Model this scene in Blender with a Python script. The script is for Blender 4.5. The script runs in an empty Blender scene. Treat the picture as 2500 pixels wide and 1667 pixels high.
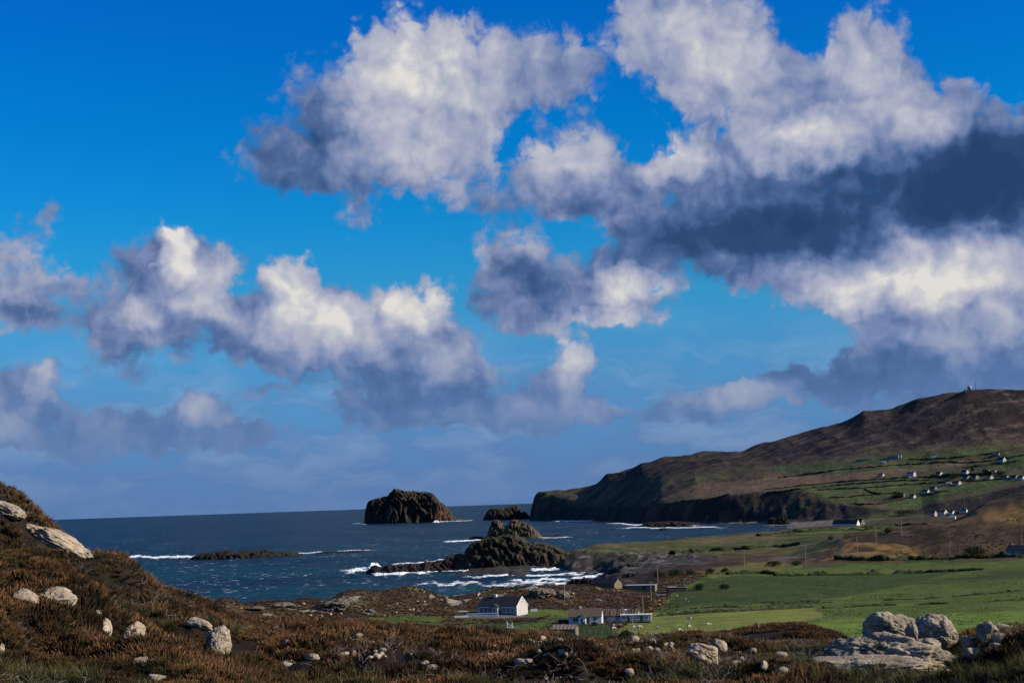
import bpy, math, random
import numpy as np
from mathutils import Matrix, Vector

random.seed(7)
rng = np.random.default_rng(11)
scene = bpy.context.scene
col = scene.collection

# ------------------------------------------------------------------ camera
F = 3434.0                       # focal length in pixels of the 2500 px wide photograph
CAMZ = 50.0
PITCH = math.atan(395.0 / F)
ROLL = -math.radians(1.94)
cam_data = bpy.data.cameras.new("camera")
cam_data.sensor_width = 36.0
cam_data.lens = 36.0 * F / 2500.0
cam_data.clip_start = 0.5
cam_data.clip_end = 200000.0
cam = bpy.data.objects.new("camera", cam_data)
col.objects.link(cam)
RM = Matrix.Rotation(math.pi / 2 + PITCH, 4, 'X') @ Matrix.Rotation(ROLL, 4, 'Z')
cam.matrix_world = Matrix.Translation((0, 0, CAMZ)) @ RM
scene.camera = cam
R3 = np.array(RM.to_3x3())

def ray(px, py):
    """world direction of a photograph pixel, scaled to horizontal length 1"""
    d = R3 @ np.array([(px - 1250.0) / F, -(py - 833.5) / F, -1.0])
    return d / math.hypot(d[0], d[1])

def at(px, py, D):
    d = ray(px, py)
    return np.array([d[0] * D, d[1] * D, CAMZ + d[2] * D])

def to_px(P):
    """photograph pixel of world points (n,3)"""
    Q = (np.asarray(P) - np.array([0, 0, CAMZ])) @ R3
    return np.stack([1250 + F * Q[:, 0] / -Q[:, 2], 833.5 - F * Q[:, 1] / -Q[:, 2]], 1)

# ------------------------------------------------------------------ render / exposure
scene.view_settings.view_transform = 'Standard'
scene.view_settings.look = 'None'
scene.view_settings.gamma = 1.0
scene.view_settings.exposure = 0.45
scene.cycles.use_denoising = True
scene.cycles.use_adaptive_sampling = True
scene.cycles.adaptive_threshold = 0.01
scene.cycles.max_bounces = 6
scene.cycles.diffuse_bounces = 2
scene.cycles.glossy_bounces = 2
scene.cycles.transparent_max_bounces = 12
scene.cycles.volume_bounces = 0

# ------------------------------------------------------------------ sun
SUN_EL = math.radians(29)
SUN_PHI = math.radians(13)       # towards the camera from due right
SUN = np.array([math.cos(SUN_EL) * math.cos(SUN_PHI), -math.cos(SUN_EL) * math.sin(SUN_PHI), math.sin(SUN_EL)])
sd = bpy.data.lights.new("sun", 'SUN')
sd.energy = 5.0
sd.angle = math.radians(0.5)
sd.color = (1.0, 0.90, 0.76)
sun = bpy.data.objects.new("sun", sd)
col.objects.link(sun)
sun.rotation_euler = Vector((-SUN[0], -SUN[1], -SUN[2])).to_track_quat('-Z', 'Y').to_euler()
sun.location = (60, -20, 120)
# ------------------------------------------------------------------ world: sky with clouds
def lin(r, g, b):
    f = lambda c: (c / 255 / 12.92) if c / 255 <= 0.04045 else ((c / 255 + 0.055) / 1.055) ** 2.4
    return (f(r), f(g), f(b), 1.0)

class NT:
    """small helper round a node tree"""
    def __init__(self, tree):
        self.t = tree
    def n(self, kind, **kw):
        nd = self.t.nodes.new(kind)
        for k, v in kw.items():
            setattr(nd, k, v)
        return nd
    def put(self, sock, v):
        if hasattr(v, 'is_output'):
            self.t.links.new(v, sock)
        elif v is not None:
            try:
                sock.default_value = v
            except (TypeError, ValueError):
                sock.default_value = (v, v, v)
    def m(self, op, a, b=None, c=None, clamp=False):
        nd = self.n('ShaderNodeMath', operation=op, use_clamp=clamp)
        for i, v in enumerate((a, b, c)):
            if v is not None:
                self.put(nd.inputs[i], v)
        return nd.outputs[0]
    def v(self, op, a, b=None, c=None):
        nd = self.n('ShaderNodeVectorMath', operation=op)
        for i, x in enumerate((a, b, c)):
            if x is not None:
                self.put(nd.inputs[i], x)
        return nd.outputs['Value'] if op in ('DOT_PRODUCT', 'LENGTH') else nd.outputs[0]
    def noise(self, vec, scale, detail=4, rough=0.55, dims='3D', lac=2.0, dist=0.0, color=False):
        nd = self.n('ShaderNodeTexNoise', noise_dimensions=dims)
        self.put(nd.inputs['Vector'], vec)
        nd.inputs['Scale'].default_value = scale
        nd.inputs['Detail'].default_value = detail
        nd.inputs['Roughness'].default_value = rough
        nd.inputs['Lacunarity'].default_value = lac
        nd.inputs['Distortion'].default_value = dist
        return nd.outputs['Color' if color else 'Fac']
    def rng(self, x, a, b, c=0.0, d=1.0, smooth=False):
        nd = self.n('ShaderNodeMapRange', interpolation_type='SMOOTHSTEP' if smooth else 'LINEAR', clamp=True)
        self.put(nd.inputs[0], x)
        for i, v in enumerate((a, b, c, d)):
            self.put(nd.inputs[i + 1], v)
        return nd.outputs[0]
    def ramp(self, x, stops, interp='LINEAR'):
        nd = self.n('ShaderNodeValToRGB')
        nd.color_ramp.interpolation = interp
        els = nd.color_ramp.elements
        while len(els) < len(stops):
            els.new(0.5)
        for e, (p, c) in zip(els, stops):
            e.position = p
            e.color = c
        self.put(nd.inputs[0], x)
        return nd.outputs[0]
    def mix(self, f, a, b, mode='MIX'):
        nd = self.n('ShaderNodeMix', data_type='RGBA', blend_type=mode)
        self.put(nd.inputs[0], f)
        self.put(nd.inputs[6], a)
        self.put(nd.inputs[7], b)
        return nd.outputs[2]

world = bpy.data.worlds.new("World")
world.use_nodes = True
world.cycles.sampling_method = 'MANUAL'
world.cycles.sample_map_resolution = 256
wt = NT(world.node_tree)
for nd in list(world.node_tree.nodes):
    world.node_tree.nodes.remove(nd)

# cloud cover: centre, radii (photo pixels), weight.  Angles on the sky are made from these once.
COVER = [
 # big cloud, upper left of centre
 (1000,140,190,150,1.00),(1140,170,180,160,0.95),(900,240,220,160,0.95),(1010,330,270,160,1.00),(770,330,190,140,0.75),
 (690,400,170,90,0.70),(850,420,250,80,0.75),(1130,330,120,140,0.80),(712,155,50,60,0.42),(880,518,82,78,0.68),
 (1330,140,180,120,0.80),(1420,190,130,90,0.70),(1250,210,140,100,0.75),
 # top centre and right peak
 (1690,80,230,190,1.10),(1800,180,190,170,1.00),(1690,240,130,130,0.45),(1590,60,130,130,0.80),(1900,230,130,120,0.60),
 (2120,100,100,130,0.75),(2090,220,190,170,1.00),(2230,290,190,140,1.00),(2340,235,100,50,0.60),(1980,270,190,120,0.80),(1960,350,180,110,0.90),
 # second row
 (1390,390,150,130,1.00),(1450,460,190,110,0.80),(1300,480,220,90,0.70),(1130,485,170,55,0.50),(1670,400,150,85,0.90),(1800,420,180,120,0.90),(1570,490,180,110,0.80),
 # dark bank
 (2100,500,480,190,1.20),(2400,430,260,180,1.20),(1800,590,380,120,1.10),(1580,580,150,100,0.70),(2560,560,320,170,1.00),(2000,640,280,90,0.80),(2450,340,210,110,0.70),
 # cream bank below it
 (2200,640,280,100,0.90),(2400,620,220,140,1.00),(2000,710,240,70,0.75),(2200,740,270,80,0.80),(2460,730,180,170,0.90),
 # centre dark cloud
 (1240,620,120,90,0.80),(1300,700,200,110,1.00),(1460,700,180,100,0.90),(1600,730,110,85,0.60),(1250,760,150,65,0.60),(1420,780,240,45,0.60),
 # lower right
 (2350,830,290,130,1.00),(2200,870,180,80,0.80),(2050,920,140,70,1.00),(1930,915,60,45,0.88),(2330,950,390,100,1.25),(2540,860,220,220,1.00),(2130,790,90,100,0.55),
 (1760,980,190,62,0.94),(1880,950,120,60,0.85),(1660,1012,120,34,0.85),
 # left row
 (60,640,125,130,0.85),(112,520,42,60,0.60),(100,740,170,90,0.80),(0,780,170,80,0.70),
 (400,620,120,105,1.00),(330,700,160,120,0.80),(480,700,160,110,0.90),(430,790,240,100,1.00),(290,830,170,60,0.70),(560,640,150,60,0.45),(300,895,130,45,0.62),
 (720,680,80,85,0.95),(740,760,150,120,1.00),(850,790,190,120,1.00),(700,850,190,70,0.80),(980,830,200,100,0.90),(620,810,130,110,0.70),(1040,740,100,105,0.95),(1110,875,120,75,0.88),(900,905,270,55,0.94),
 (1385,890,80,95,1.25),(1380,960,120,70,0.88),
 (1000,980,200,90,1.12),(1150,960,220,100,1.00),(1250,1015,210,55,0.88),(1360,1010,220,65,0.88),(930,1010,160,70,0.85),(1490,1022,90,40,0.85),
 (485,1000,95,75,1.06),(500,1050,170,60,0.88),(580,1065,170,42,0.85),
 (80,950,100,95,0.94),(10,960,110,70,0.88),(170,1030,220,70,0.85),(350,1040,140,70,0.85),(20,1050,70,45,0.85),(250,1085,320,55,0.85),(650,955,110,26,0.85),
]
LIGHT = [
 (1150,985,360,85,-0.16),
 (990,110,210,140,0.39),(1140,150,130,130,0.27),(1050,330,250,170,0.34),(920,220,150,130,0.19),(1330,130,170,100,0.13),(1680,80,240,160,0.32),(1790,210,190,130,0.27),
 (1390,385,150,90,0.36),(1650,390,120,65,0.47),(1970,350,160,85,0.58),(2110,150,140,150,0.30),(2240,310,150,120,0.32),(2340,640,250,110,0.52),(2150,725,270,65,0.47),(2060,670,120,60,0.19),
 (1530,700,115,65,0.52),(1480,782,200,36,0.39),(420,605,52,90,0.66),(500,700,110,90,0.43),(345,765,70,45,0.30),(720,680,90,90,0.47),(750,790,150,110,0.47),(900,790,150,100,0.34),(1040,740,100,100,0.58),
 (1090,885,90,55,0.32),(1385,890,85,95,0.58),(1340,1000,260,50,0.28),(490,1000,65,52,0.49),(90,950,48,70,0.39),(1800,965,160,55,0.39),(50,650,110,90,0.25),(15,1045,60,35,0.38),(2330,800,150,90,0.19),(2470,780,100,60,0.28),
 (1240,600,90,45,0.19),(1800,450,120,80,0.15),
 (700,390,190,150,-0.21),(780,300,110,120,-0.07),(900,450,270,60,-0.12),(1060,220,60,80,-0.08),(1300,525,220,40,-0.12),(2120,480,540,170,-0.42),(2480,470,300,180,-0.30),(1740,590,360,105,-0.32),(2420,390,220,130,-0.25),(1290,700,180,100,-0.18),
 (320,680,90,100,-0.09),(450,690,90,40,-0.10),(570,850,170,60,-0.18),(800,925,270,42,-0.18),(950,985,150,75,-0.15),(2060,905,220,70,-0.24),(2300,940,420,95,-0.21),(290,890,110,40,-0.11),(60,770,170,60,-0.11),(420,1050,140,55,-0.10),(1680,1010,220,32,-0.10),(1560,470,110,60,-0.07),
]
def sky_uv(px, py):
    d = ray(px, py)
    return math.atan2(d[0], d[1]) * 34.34, math.atan(d[2]) * 34.34

tc = wt.n('ShaderNodeTexCoord')
sep = wt.n('ShaderNodeSeparateXYZ')
wt.put(sep.inputs[0], tc.outputs['Generated'])
az = wt.m('ARCTAN2', sep.outputs[0], sep.outputs[1])
el = wt.m('ARCSINE', sep.outputs[2])
cmb = wt.n('ShaderNodeCombineXYZ')
wt.put(cmb.inputs[0], wt.m('MULTIPLY', az, 34.34))
wt.put(cmb.inputs[1], wt.m('MULTIPLY', el, 34.34))
P0 = cmb.outputs[0]
# billowing outlines: the position is pushed about by coarse and fine turbulence
w1 = wt.v('MULTIPLY', wt.v('SUBTRACT', wt.noise(P0, 0.75, 2, 0.5, '2D', color=True), (0.5, 0.5, 0.5)), (1.0, 0.8, 0))
P1 = wt.v('ADD', P0, w1)
w2 = wt.v('MULTIPLY', wt.v('SUBTRACT', wt.noise(P0, 2.6, 3, 0.5, '2D', color=True), (0.5, 0.5, 0.5)), (0.42, 0.42, 0))
P2 = wt.v('ADD', P1, w2)
fb = wt.noise(P0, 1.8, 7, 0.52, '2D')
def billow(P):
    """rounded cauliflower heads: high in the middle of each cell"""
    nd = wt.n('ShaderNodeTexVoronoi', voronoi_dimensions='2D', feature='F1')
    wt.put(nd.inputs['Vector'], P)
    nd.inputs['Scale'].default_value = 1.55
    nd.inputs['Detail'].default_value = 1.6
    nd.inputs['Roughness'].default_value = 0.55
    nd.inputs['Lacunarity'].default_value = 2.4
    return nd.outputs['Distance']
P3 = wt.v('ADD', P0, wt.v('MULTIPLY', wt.v('SUBTRACT', wt.noise(P0, 1.3, 3, 0.55, '2D', color=True), (0.5, 0.5, 0.5)), (0.75, 0.6, 0)))
b1 = billow(P3)
# relief: compare the turbulence here with that a little way towards the sun (up and right)
r1 = wt.noise(P1, 0.95, 3, 0.5, '2D')
r2 = wt.noise(wt.v('ADD', P1, (0.26, 0.22, 0)), 0.95, 3, 0.5, '2D')
B0 = wt.m('MULTIPLY_ADD', wt.m('SUBTRACT', r1, r2), 0.64, 0.46)
B0 = wt.m('MULTIPLY_ADD', wt.m('SUBTRACT', fb, 0.5), 0.10, B0)
B0 = wt.m('MULTIPLY_ADD', wt.m('SUBTRACT', 0.42, b1), 0.14, B0)
edge_n = wt.m('ADD', wt.m('MULTIPLY', wt.m('SUBTRACT', 0.42, b1), 0.62), wt.m('MULTIPLY', wt.m('SUBTRACT', fb, 0.5), 0.56))
u_az = wt.v('DOT_PRODUCT', P0, (1, 0, 0))
v_el = wt.v('DOT_PRODUCT', P0, (0, 1, 0))
hz = wt.m('MULTIPLY', wt.rng(v_el, 1.2, 4.9, 1.0, 0.0, True), 0.80)

def blobs(table, P, lo, hi):
    acc = None
    for (cx, cy, rx, ry, w) in table:
        u, v = sky_uv(cx, cy)
        reach = rx / 100.0 + 1.0
        if u + reach < lo or u - reach > hi:
            continue
        sx, sy = 100.0 / (rx * 1.02), 100.0 / (ry * 1.02)
        q = wt.v('MULTIPLY_ADD', P, (sx, sy, 0), (-u * sx, -v * sy, 0))
        k = wt.m('SUBTRACT', 1.0, wt.v('DOT_PRODUCT', q, q), clamp=True)
        acc = wt.m('MULTIPLY', k, w) if acc is None else wt.m('MULTIPLY_ADD', k, w, acc)
    return acc

# the sky away from the view carries the same kind of broken cumulus
d_out = wt.m('MAXIMUM', wt.rng(wt.m('ABSOLUTE', u_az), 12.6, 16.0, 0, 1), wt.rng(v_el, 12.3, 15.5, 0, 1))

sky = wt.n('ShaderNodeTexSky', sky_type='NISHITA', sun_disc=False)
sky.sun_elevation = SUN_EL
sky.sun_rotation = math.atan2(SUN[0], SUN[1])
sky.altitude = 50
sky.air_density = 1.0
sky.dust_density = 0.6
sky.ozone_density = 2.0
SKYS = 0.10 / 2 ** 0.45
tint = wt.ramp(wt.rng(v_el, 0.0, 13.0), [(0.0, (0.20, 0.56, 2.0, 1)), (0.16, (0.20, 0.78, 1.50, 1)), (0.38, (0.06, 0.84, 1.24, 1)), (0.70, (0.006, 0.70, 1.40, 1)), (1.0, (0.003, 0.56, 1.50, 1))])
base = wt.mix(1.0, sky.outputs[0], tint, 'MULTIPLY')
# pale haze near the horizon and thin layers of cloud in it
strat = wt.noise(wt.v('MULTIPLY', P1, (0.30, 1.25, 1)), 1.0, 5, 0.55, '2D')
low = wt.m('MULTIPLY', wt.rng(v_el, 0.0, 7.4, 1.0, 0.0, True), 0.95)
hz_band = wt.m('MULTIPLY', wt.rng(v_el, 0.3, 2.0, 0.25, 1.0), wt.rng(v_el, 3.2, 5.2, 1.0, 0.0))
hzc = wt.mix(wt.m('MULTIPLY', wt.rng(strat, 0.44, 0.66, 0, 0.9), hz_band), lin(90, 124, 172), lin(130, 150, 186))
hzc = wt.mix(wt.m('MULTIPLY', wt.rng(strat, 0.46, 0.30, 0, 0.5), hz_band), hzc, lin(82, 138, 198))
hazec = wt.v('SCALE', hzc)
hazec.node.inputs['Scale'].default_value = 10.0
base = wt.mix(low, base, hazec)

def sky_band(lo, hi, spare):
    """the sky between two azimuths: clear sky, clouds over it"""
    if spare:
        cover, light = wt.m('MULTIPLY', d_out, wt.rng(wt.noise(wt.v('MULTIPLY', tc.outputs['Generated'], (1, 1, 2.2)), 4.2, 3, 0.5), 0.46, 0.70, 0, 1.5)), 0.1
    else:
        cover, light = blobs(COVER, P2, lo, hi), blobs(LIGHT, P2, lo, hi)
        top = wt.m('MULTIPLY', d_out, wt.rng(wt.noise(wt.v('MULTIPLY', tc.outputs['Generated'], (1, 1, 2.2)), 4.2, 1, 0.5), 0.46, 0.70, 0, 1.5))
        cover = wt.m('ADD', cover, top)
    Dn = wt.m('SUBTRACT', wt.m('MULTIPLY_ADD', edge_n, wt.rng(cover, 0.0, 0.32, 0.2, 1.0), cover), -0.02)
    B = wt.m('MULTIPLY', wt.m('ADD', B0, light), 0.93)
    alpha = wt.rng(Dn, wt.rng(B, 0.2, 0.8, 0.08, 0.16), wt.rng(B, 0.2, 0.8, 0.95, 0.66), 0, 1, True)
    ccol = wt.ramp(wt.m('MULTIPLY_ADD', B, 0.8, 0.2), [(0.0, lin(40, 66, 110)), (0.200, lin(48, 77, 122)), (0.376, lin(80, 106, 153)), (0.536, lin(122, 138, 177)), (0.696, lin(160, 167, 192)), (0.856, lin(190, 192, 204)), (1.000, lin(224, 221, 216))], 'LINEAR')
    ccol = wt.mix(hz, ccol, lin(92, 126, 174))
    cl10 = wt.v('SCALE', ccol)
    cl10.node.inputs['Scale'].default_value = 10.0
    b = wt.n('ShaderNodeBackground')
    wt.put(b.inputs[0], wt.mix(alpha, base, cl10))
    b.inputs[1].default_value = SKYS
    return b.outputs[0]

edges = [-1e3, -15.5, -6.0, 0.5, 6.5, 15.5, 1e3]
node = sky_band(edges[0], edges[1], True)
for k in range(1, len(edges) - 1):
    other = sky_band(edges[k], edges[k + 1], k == len(edges) - 2)
    mx = wt.n('ShaderNodeMixShader')
    wt.put(mx.inputs[0], wt.m('GREATER_THAN', u_az, edges[k]))
    wt.t.links.new(node, mx.inputs[1])
    wt.t.links.new(other, mx.inputs[2])
    node = mx.outputs[0]
wo = wt.n('ShaderNodeOutputWorld')
wt.t.links.new(node, wo.inputs[0])
scene.world = world
# ------------------------------------------------------------------ numeric helpers
def _hash(ix, iy, iz, seed):
    h = (ix.astype(np.int64) * 374761393 + iy.astype(np.int64) * 668265263 + iz.astype(np.int64) * 2147483647 + seed * 1442695041) & 0xFFFFFFFF
    h = ((h ^ (h >> 13)) * 1274126177) & 0xFFFFFFFF
    h = ((h ^ (h >> 16)) * 2246822519) & 0xFFFFFFFF
    return (h ^ (h >> 15)) & 0xFFFFFFFF

def noise3(x, y, z, seed=0):
    """value noise, -1..1"""
    x, y, z = np.broadcast_arrays(np.asarray(x, float), np.asarray(y, float), np.asarray(z, float))
    ix, iy, iz = np.floor(x), np.floor(y), np.floor(z)
    fx, fy, fz = x - ix, y - iy, z - iz
    ux, uy, uz = [t * t * t * (t * (t * 6 - 15) + 10) for t in (fx, fy, fz)]
    r = 0
    for dx in (0, 1):
        for dy in (0, 1):
            for dz in (0, 1):
                w = (ux if dx else 1 - ux) * (uy if dy else 1 - uy) * (uz if dz else 1 - uz)
                r = r + w * (_hash(ix + dx, iy + dy, iz + dz, seed) / 2147483647.5 - 1.0)
    return r

def noise2(x, y, seed=0):
    x = np.asarray(x, float); y = np.asarray(y, float)
    ix, iy = np.floor(x), np.floor(y)
    fx, fy = x - ix, y - iy
    ux, uy = [t * t * t * (t * (t * 6 - 15) + 10) for t in (fx, fy)]
    z0 = np.zeros_like(ix)
    r = 0
    for dx in (0, 1):
        for dy in (0, 1):
            w = (ux if dx else 1 - ux) * (uy if dy else 1 - uy)
            r = r + w * (_hash(ix + dx, iy + dy, z0, seed) / 2147483647.5 - 1.0)
    return r

def fbm2(x, y, octv=4, seed=0, gain=0.5):
    r, a, f = 0, 1.0, 1.0
    for k in range(octv):
        c, s = math.cos(0.6 * k + 0.3), math.sin(0.6 * k + 0.3)
        r = r + a * noise2((x * c - y * s) * f + 17.3 * k, (x * s + y * c) * f - 9.1 * k, seed + k)
        a *= gain; f *= 2.03
    return r

def ridge2(x, y, octv=4, seed=0, gain=0.5):
    r, a, f = 0, 1.0, 1.0
    for k in range(octv):
        r = r + a * (1 - 2 * np.abs(noise2(x * f + 13.7 * k, y * f + 5.9 * k, seed + k)))
        a *= gain; f *= 2.07
    return r

def fbm3(P, f, octv=4, seed=0, gain=0.5, ridged=False):
    r, a = 0, 1.0
    for k in range(octv):
        n = noise3(P[..., 0] * f + 3.1 * k, P[..., 1] * f + 7.7 * k, P[..., 2] * f - 2.3 * k, seed + k)
        r = r + a * ((1 - 2 * np.abs(n)) if ridged else n)
        a *= gain; f *= 2.05
    return r

def sstep(a, b, x):
    t = np.clip((np.asarray(x, float) - a) / (b - a), 0, 1)
    return t * t * (3 - 2 * t)

def in_poly(px, py, poly):
    poly = np.asarray(poly, float)
    inside = np.zeros(px.shape, bool)
    n = len(poly)
    for i in range(n):
        x0, y0 = poly[i]; x1, y1 = poly[(i + 1) % n]
        if y0 == y1:
            continue
        c = ((y0 > py) != (y1 > py)) & (px < (x1 - x0) * (py - y0) / (y1 - y0) + x0)
        inside ^= c
    return inside

class RBF:
    """multiquadric surface through scattered heights, in (azimuth, log distance)"""
    def __init__(self, pts, ka, kd, c=0.25):
        pts = np.asarray(pts, float)
        self.ka, self.kd, self.c = ka, kd, c
        self.S = np.stack([pts[:, 0] / ka, np.log(pts[:, 1]) * kd], 1)
        A = self.phi(self.S, self.S)
        n = len(pts)
        M = np.zeros((n + 1, n + 1)); M[:n, :n] = A + 1e-6 * np.eye(n); M[:n, n] = 1; M[n, :n] = 1
        self.w = np.linalg.solve(M, np.concatenate([pts[:, 2], [0]]))
    def phi(self, a, b):
        d2 = ((a[:, None, :] - b[None, :, :]) ** 2).sum(-1)
        return np.sqrt(d2 + self.c ** 2)
    def __call__(self, apx, D):
        q = np.stack([np.ravel(apx) / self.ka, np.log(np.ravel(D)) * self.kd], 1)
        r = np.empty(len(q))
        for i in range(0, len(q), 40000):
            r[i:i + 40000] = self.phi(q[i:i + 40000], self.S) @ self.w[:-1] + self.w[-1]
        return r.reshape(np.shape(apx))

def apx_of(x, y):
    return np.arctan2(x, y) * F + 1250.0

def ctl(rows):
    """rows (px, py, D) seen in the photograph, or (px, 'z', D, z) hidden from it -> (azimuth px, D, z)"""
    o = []
    for r in rows:
        if r[1] == 'z':
            o.append((math.atan((r[0] - 1250.0) / F) * F + 1250.0, r[2], r[3]))
        else:
            p = at(*r)
            o.append((apx_of(p[0], p[1]), r[2], p[2]))
    return o

def dense(rows, step=28.0):
    """more points along a line of control points, so that edges run on evenly"""
    P = np.array([[r[0], r[-1] if r[1] == 'z' else r[1], r[2]] for r in rows], float)
    xs = np.concatenate([np.arange(P[0, 0], P[-1, 0], step), [P[-1, 0]]])
    o = [(x, np.interp(x, P[:, 0], P[:, 1]), np.interp(x, P[:, 0], P[:, 2])) for x in xs]
    return [(a, 'z', c, b) for a, b, c in o] if rows[0][1] == 'z' else o

# ------------------------------------------------------------------ the near land
G_CTL = ctl([
 # under and round the camera
 *[(x, 'z', 3, 48.3) for x in (-700, 300, 1250, 2200, 3200)],
 *[(x, 'z', 9, 47.9) for x in (300, 1250, 2200)],
 (-700, 'z', 12, 49.5), (3200, 'z', 12, 48.0),
 # bottom of the picture
 (0, 1667, 17), (250, 1667, 18), (560, 1667, 20), (900, 1667, 22), (1250, 1667, 23), (1600, 1667, 23), (1900, 1667, 23), (2150, 1667, 22), (2500, 1667, 21),
 # heather slope on the left
 (-500, 'z', 25, 50.5), (-500, 'z', 45, 54.5), (0, 1560, 22), (0, 1420, 29), (0, 1300, 35), (0, 1204, 40), (-150, 1130, 41), (100, 1480, 28), (100, 1276, 42), (205, 1362, 45), (250, 1500, 30), (290, 1366, 47), (330, 1412, 48),
 (375, 1447, 51), (460, 1467, 55), (510, 1490, 58), (543, 1519, 60), (400, 1570, 29), (560, 1590, 31), (700, 1600, 33),
 (600, 1528, 66), (700, 1535, 72), (850, 1529, 84), (950, 1536, 92), (1070, 1543, 104), (1250, 1553, 112), (1360, 1557, 112), (1430, 1570, 100), (1530, 1570, 98),
 (1557, 1558, 108), (1680, 1541, 112), (1772, 1547, 108), (1860, 1575, 86), (2000, 1577, 75), (2100, 1590, 58), (2338, 1592, 46), (2400, 1545, 34), (2500, 1540, 34), (2700, 1510, 36),
 (900, 1590, 42), (1250, 1600, 44), (1600, 1605, 42), (1900, 1615, 38), (2150, 1648, 30), (2280, 1632, 32), (2320, 1655, 26), (2400, 1632, 26),
 # falls away behind that brow
 (-500, 'z', 90, 38), (-500, 'z', 200, 10), (0, 'z', 75, 42), (0, 'z', 160, 24), (205, 'z', 75, 42), (290, 'z', 80, 40), (375, 'z', 90, 38), (510, 'z', 110, 35), (300, 'z', 200, 22), (510, 'z', 220, 22), (700, 'z', 200, 22), (850, 'z', 220, 22),
 (1070, 'z', 210, 22), (1250, 'z', 230, 20), (1430, 'z', 220, 20), (1560, 'z', 220, 20), (1680, 'z', 220, 20), (2338, 'z', 100, 33), (2450, 'z', 90, 33), (2500, 'z', 150, 26), (2338, 'z', 200, 20), (2700, 'z', 200, 22), (3200, 'z', 200, 30),
 (1850, 1536, 150), (1900, 1531, 150), (2000, 1532, 145), (2070, 1556, 130), (1950, 'z', 200, 21), (2100, 'z', 220, 20),
 # left: shore knolls, then the sea
 (-500, 'z', 350, -8), (0, 'z', 320, 4), (0, 'z', 420, -6), (300, 'z', 350, 8), (300, 'z', 450, -6), (450, 'z', 450, 6), (450, 'z', 540, -6),
 (520, 1487, 440), (600, 1488, 450), (650, 1479, 480), (740, 1470, 500), (850, 1452, 540), (1000, 1441, 560), (1200, 1436, 560), (1300, 1432, 570), (1400, 1428, 600), (1500, 1430, 640),
 (520, 'z', 560, -6), (700, 'z', 590, -6), (850, 'z', 640, -6), (1000, 'z', 650, -6), (1200, 'z', 660, -6), (1400, 'z', 690, -4), (1480, 'z', 740, -2),
 (620, 1510, 400), (750, 1500, 430), (900, 1500, 445), (1000, 1510, 440), (1100, 1500, 460), (1200, 1499, 466), (1290, 1497, 470), (1380, 1492, 478), (1200, 1460, 520), (1400, 1460, 530), (1050, 1462, 515), (900, 1480, 480),
 (1100, 1536, 395), (1250, 1540, 396), (800, 1522, 410), (1390, 1548, 392), (1450, 1522, 428), (1560, 1520, 432), (1500, 1560, 372), (1600, 1500, 470), (1540, 1460, 545),
 # fields on the right
 (1650, 1542, 398), (1900, 1552, 368), (2200, 1545, 374), (2500, 1505, 415), (2800, 'z', 400, 14),
 (1700, 1480, 500), (1700, 1424, 640), (1700, 1388, 735), (2000, 1470, 520), (2000, 1420, 650), (2000, 1378, 770), (2200, 1440, 590), (2200, 1376, 780), (2450, 1440, 560), (2490, 1374, 755), (2800, 'z', 700, 12),
 (1600, 1445, 590), (1620, 1410, 690),
 # brown hill on the right
 (2002, 1366, 800), (2059, 1340, 850), (2070, 1320, 890), (2150, 1305, 920), (2250, 1286, 960), (2316, 1277, 985), (2365, 1251, 1000), (2404, 1228, 1010), (2500, 1199, 1030), (2700, 1170, 1050), (2100, 1362, 805), (2300, 1362, 800), (2500, 1360, 790),
 (2250, 1330, 860), (2420, 1320, 850), (2500, 1290, 870),
 (2250, 'z', 1150, 12), (2404, 'z', 1200, 16), (2600, 'z', 1250, 25), (3200, 'z', 1100, 50),
 # the bay and the low headland
 *[(x, 'z', 900, -5) for x in (0, 300, 600, 900, 1100, 1300)], (1430, 'z', 860, -2.5),
 *[(x, 'z', 1500, -8) for x in (-500, 0, 400, 800)],
 (1050, 'z', 1110, -2.0), (1150, 'z', 1110, 1.5), (1250, 'z', 1100, 3.0), (1350, 'z', 1090, 3.2), (1450, 1383, 1040), (1520, 1368, 1010), (1540, 1395, 880), (1500, 1408, 800), (1440, 'z', 960, -1.5),
 (1150, 'z', 1000, -3), (1300, 'z', 1000, -3), (1400, 'z', 990, -2.2), (1100, 'z', 1230, -4), (1250, 'z', 1250, -4), (1340, 'z', 1270, -2),
 (1390, 1348, 1110), (1450, 1352, 1085), (1500, 1354, 1075), (1400, 1378, 1050), (1470, 1382, 1030), (1430, 1342, 1170), (1450, 1331, 1270), (1550, 1324, 1350), (1650, 1317, 1420), (1750, 1308, 1500), (1550, 1350, 1110), (1650, 1345, 1110), (1750, 1350, 1050), (1600, 1378, 880), (1750, 1372, 880), (1850, 1362, 880), (1950, 1352, 900),
 (1400, 'z', 1450, -4), (1550, 'z', 1560, -4), (1700, 'z', 1700, -4), (1820, 1303, 1520), (1900, 1296, 1600), (1960, 1288, 1700), (1850, 1325, 1200), (1950, 1320, 1200), (2050, 1306, 1300), (2085, 1284, 1720), (2200, 1284, 1700),
 (1850, 'z', 1900, -2), (1950, 'z', 2050, 0.5), (2050, 'z', 2100, 4), (2200, 1268, 1900), (2290, 1262, 1930), (2450, 'z', 1800, 14), (2700, 'z', 1800, 30), (3200, 'z', 1800, 60),
 (1600, 'z', 2200, -6), (1750, 'z', 2400, -3), (1900, 'z', 2450, 0.3), (2050, 'z', 2400, 3), (2290, 'z', 2300, 8), (2700, 'z', 2500, 30), (1300, 'z', 2300, -10), (800, 'z', 2400, -10), (0, 'z', 2400, -10), (3200, 'z', 2500, 60),
])
g_rbf = RBF(G_CTL, 220.0, 3.2, 0.18)

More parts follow.
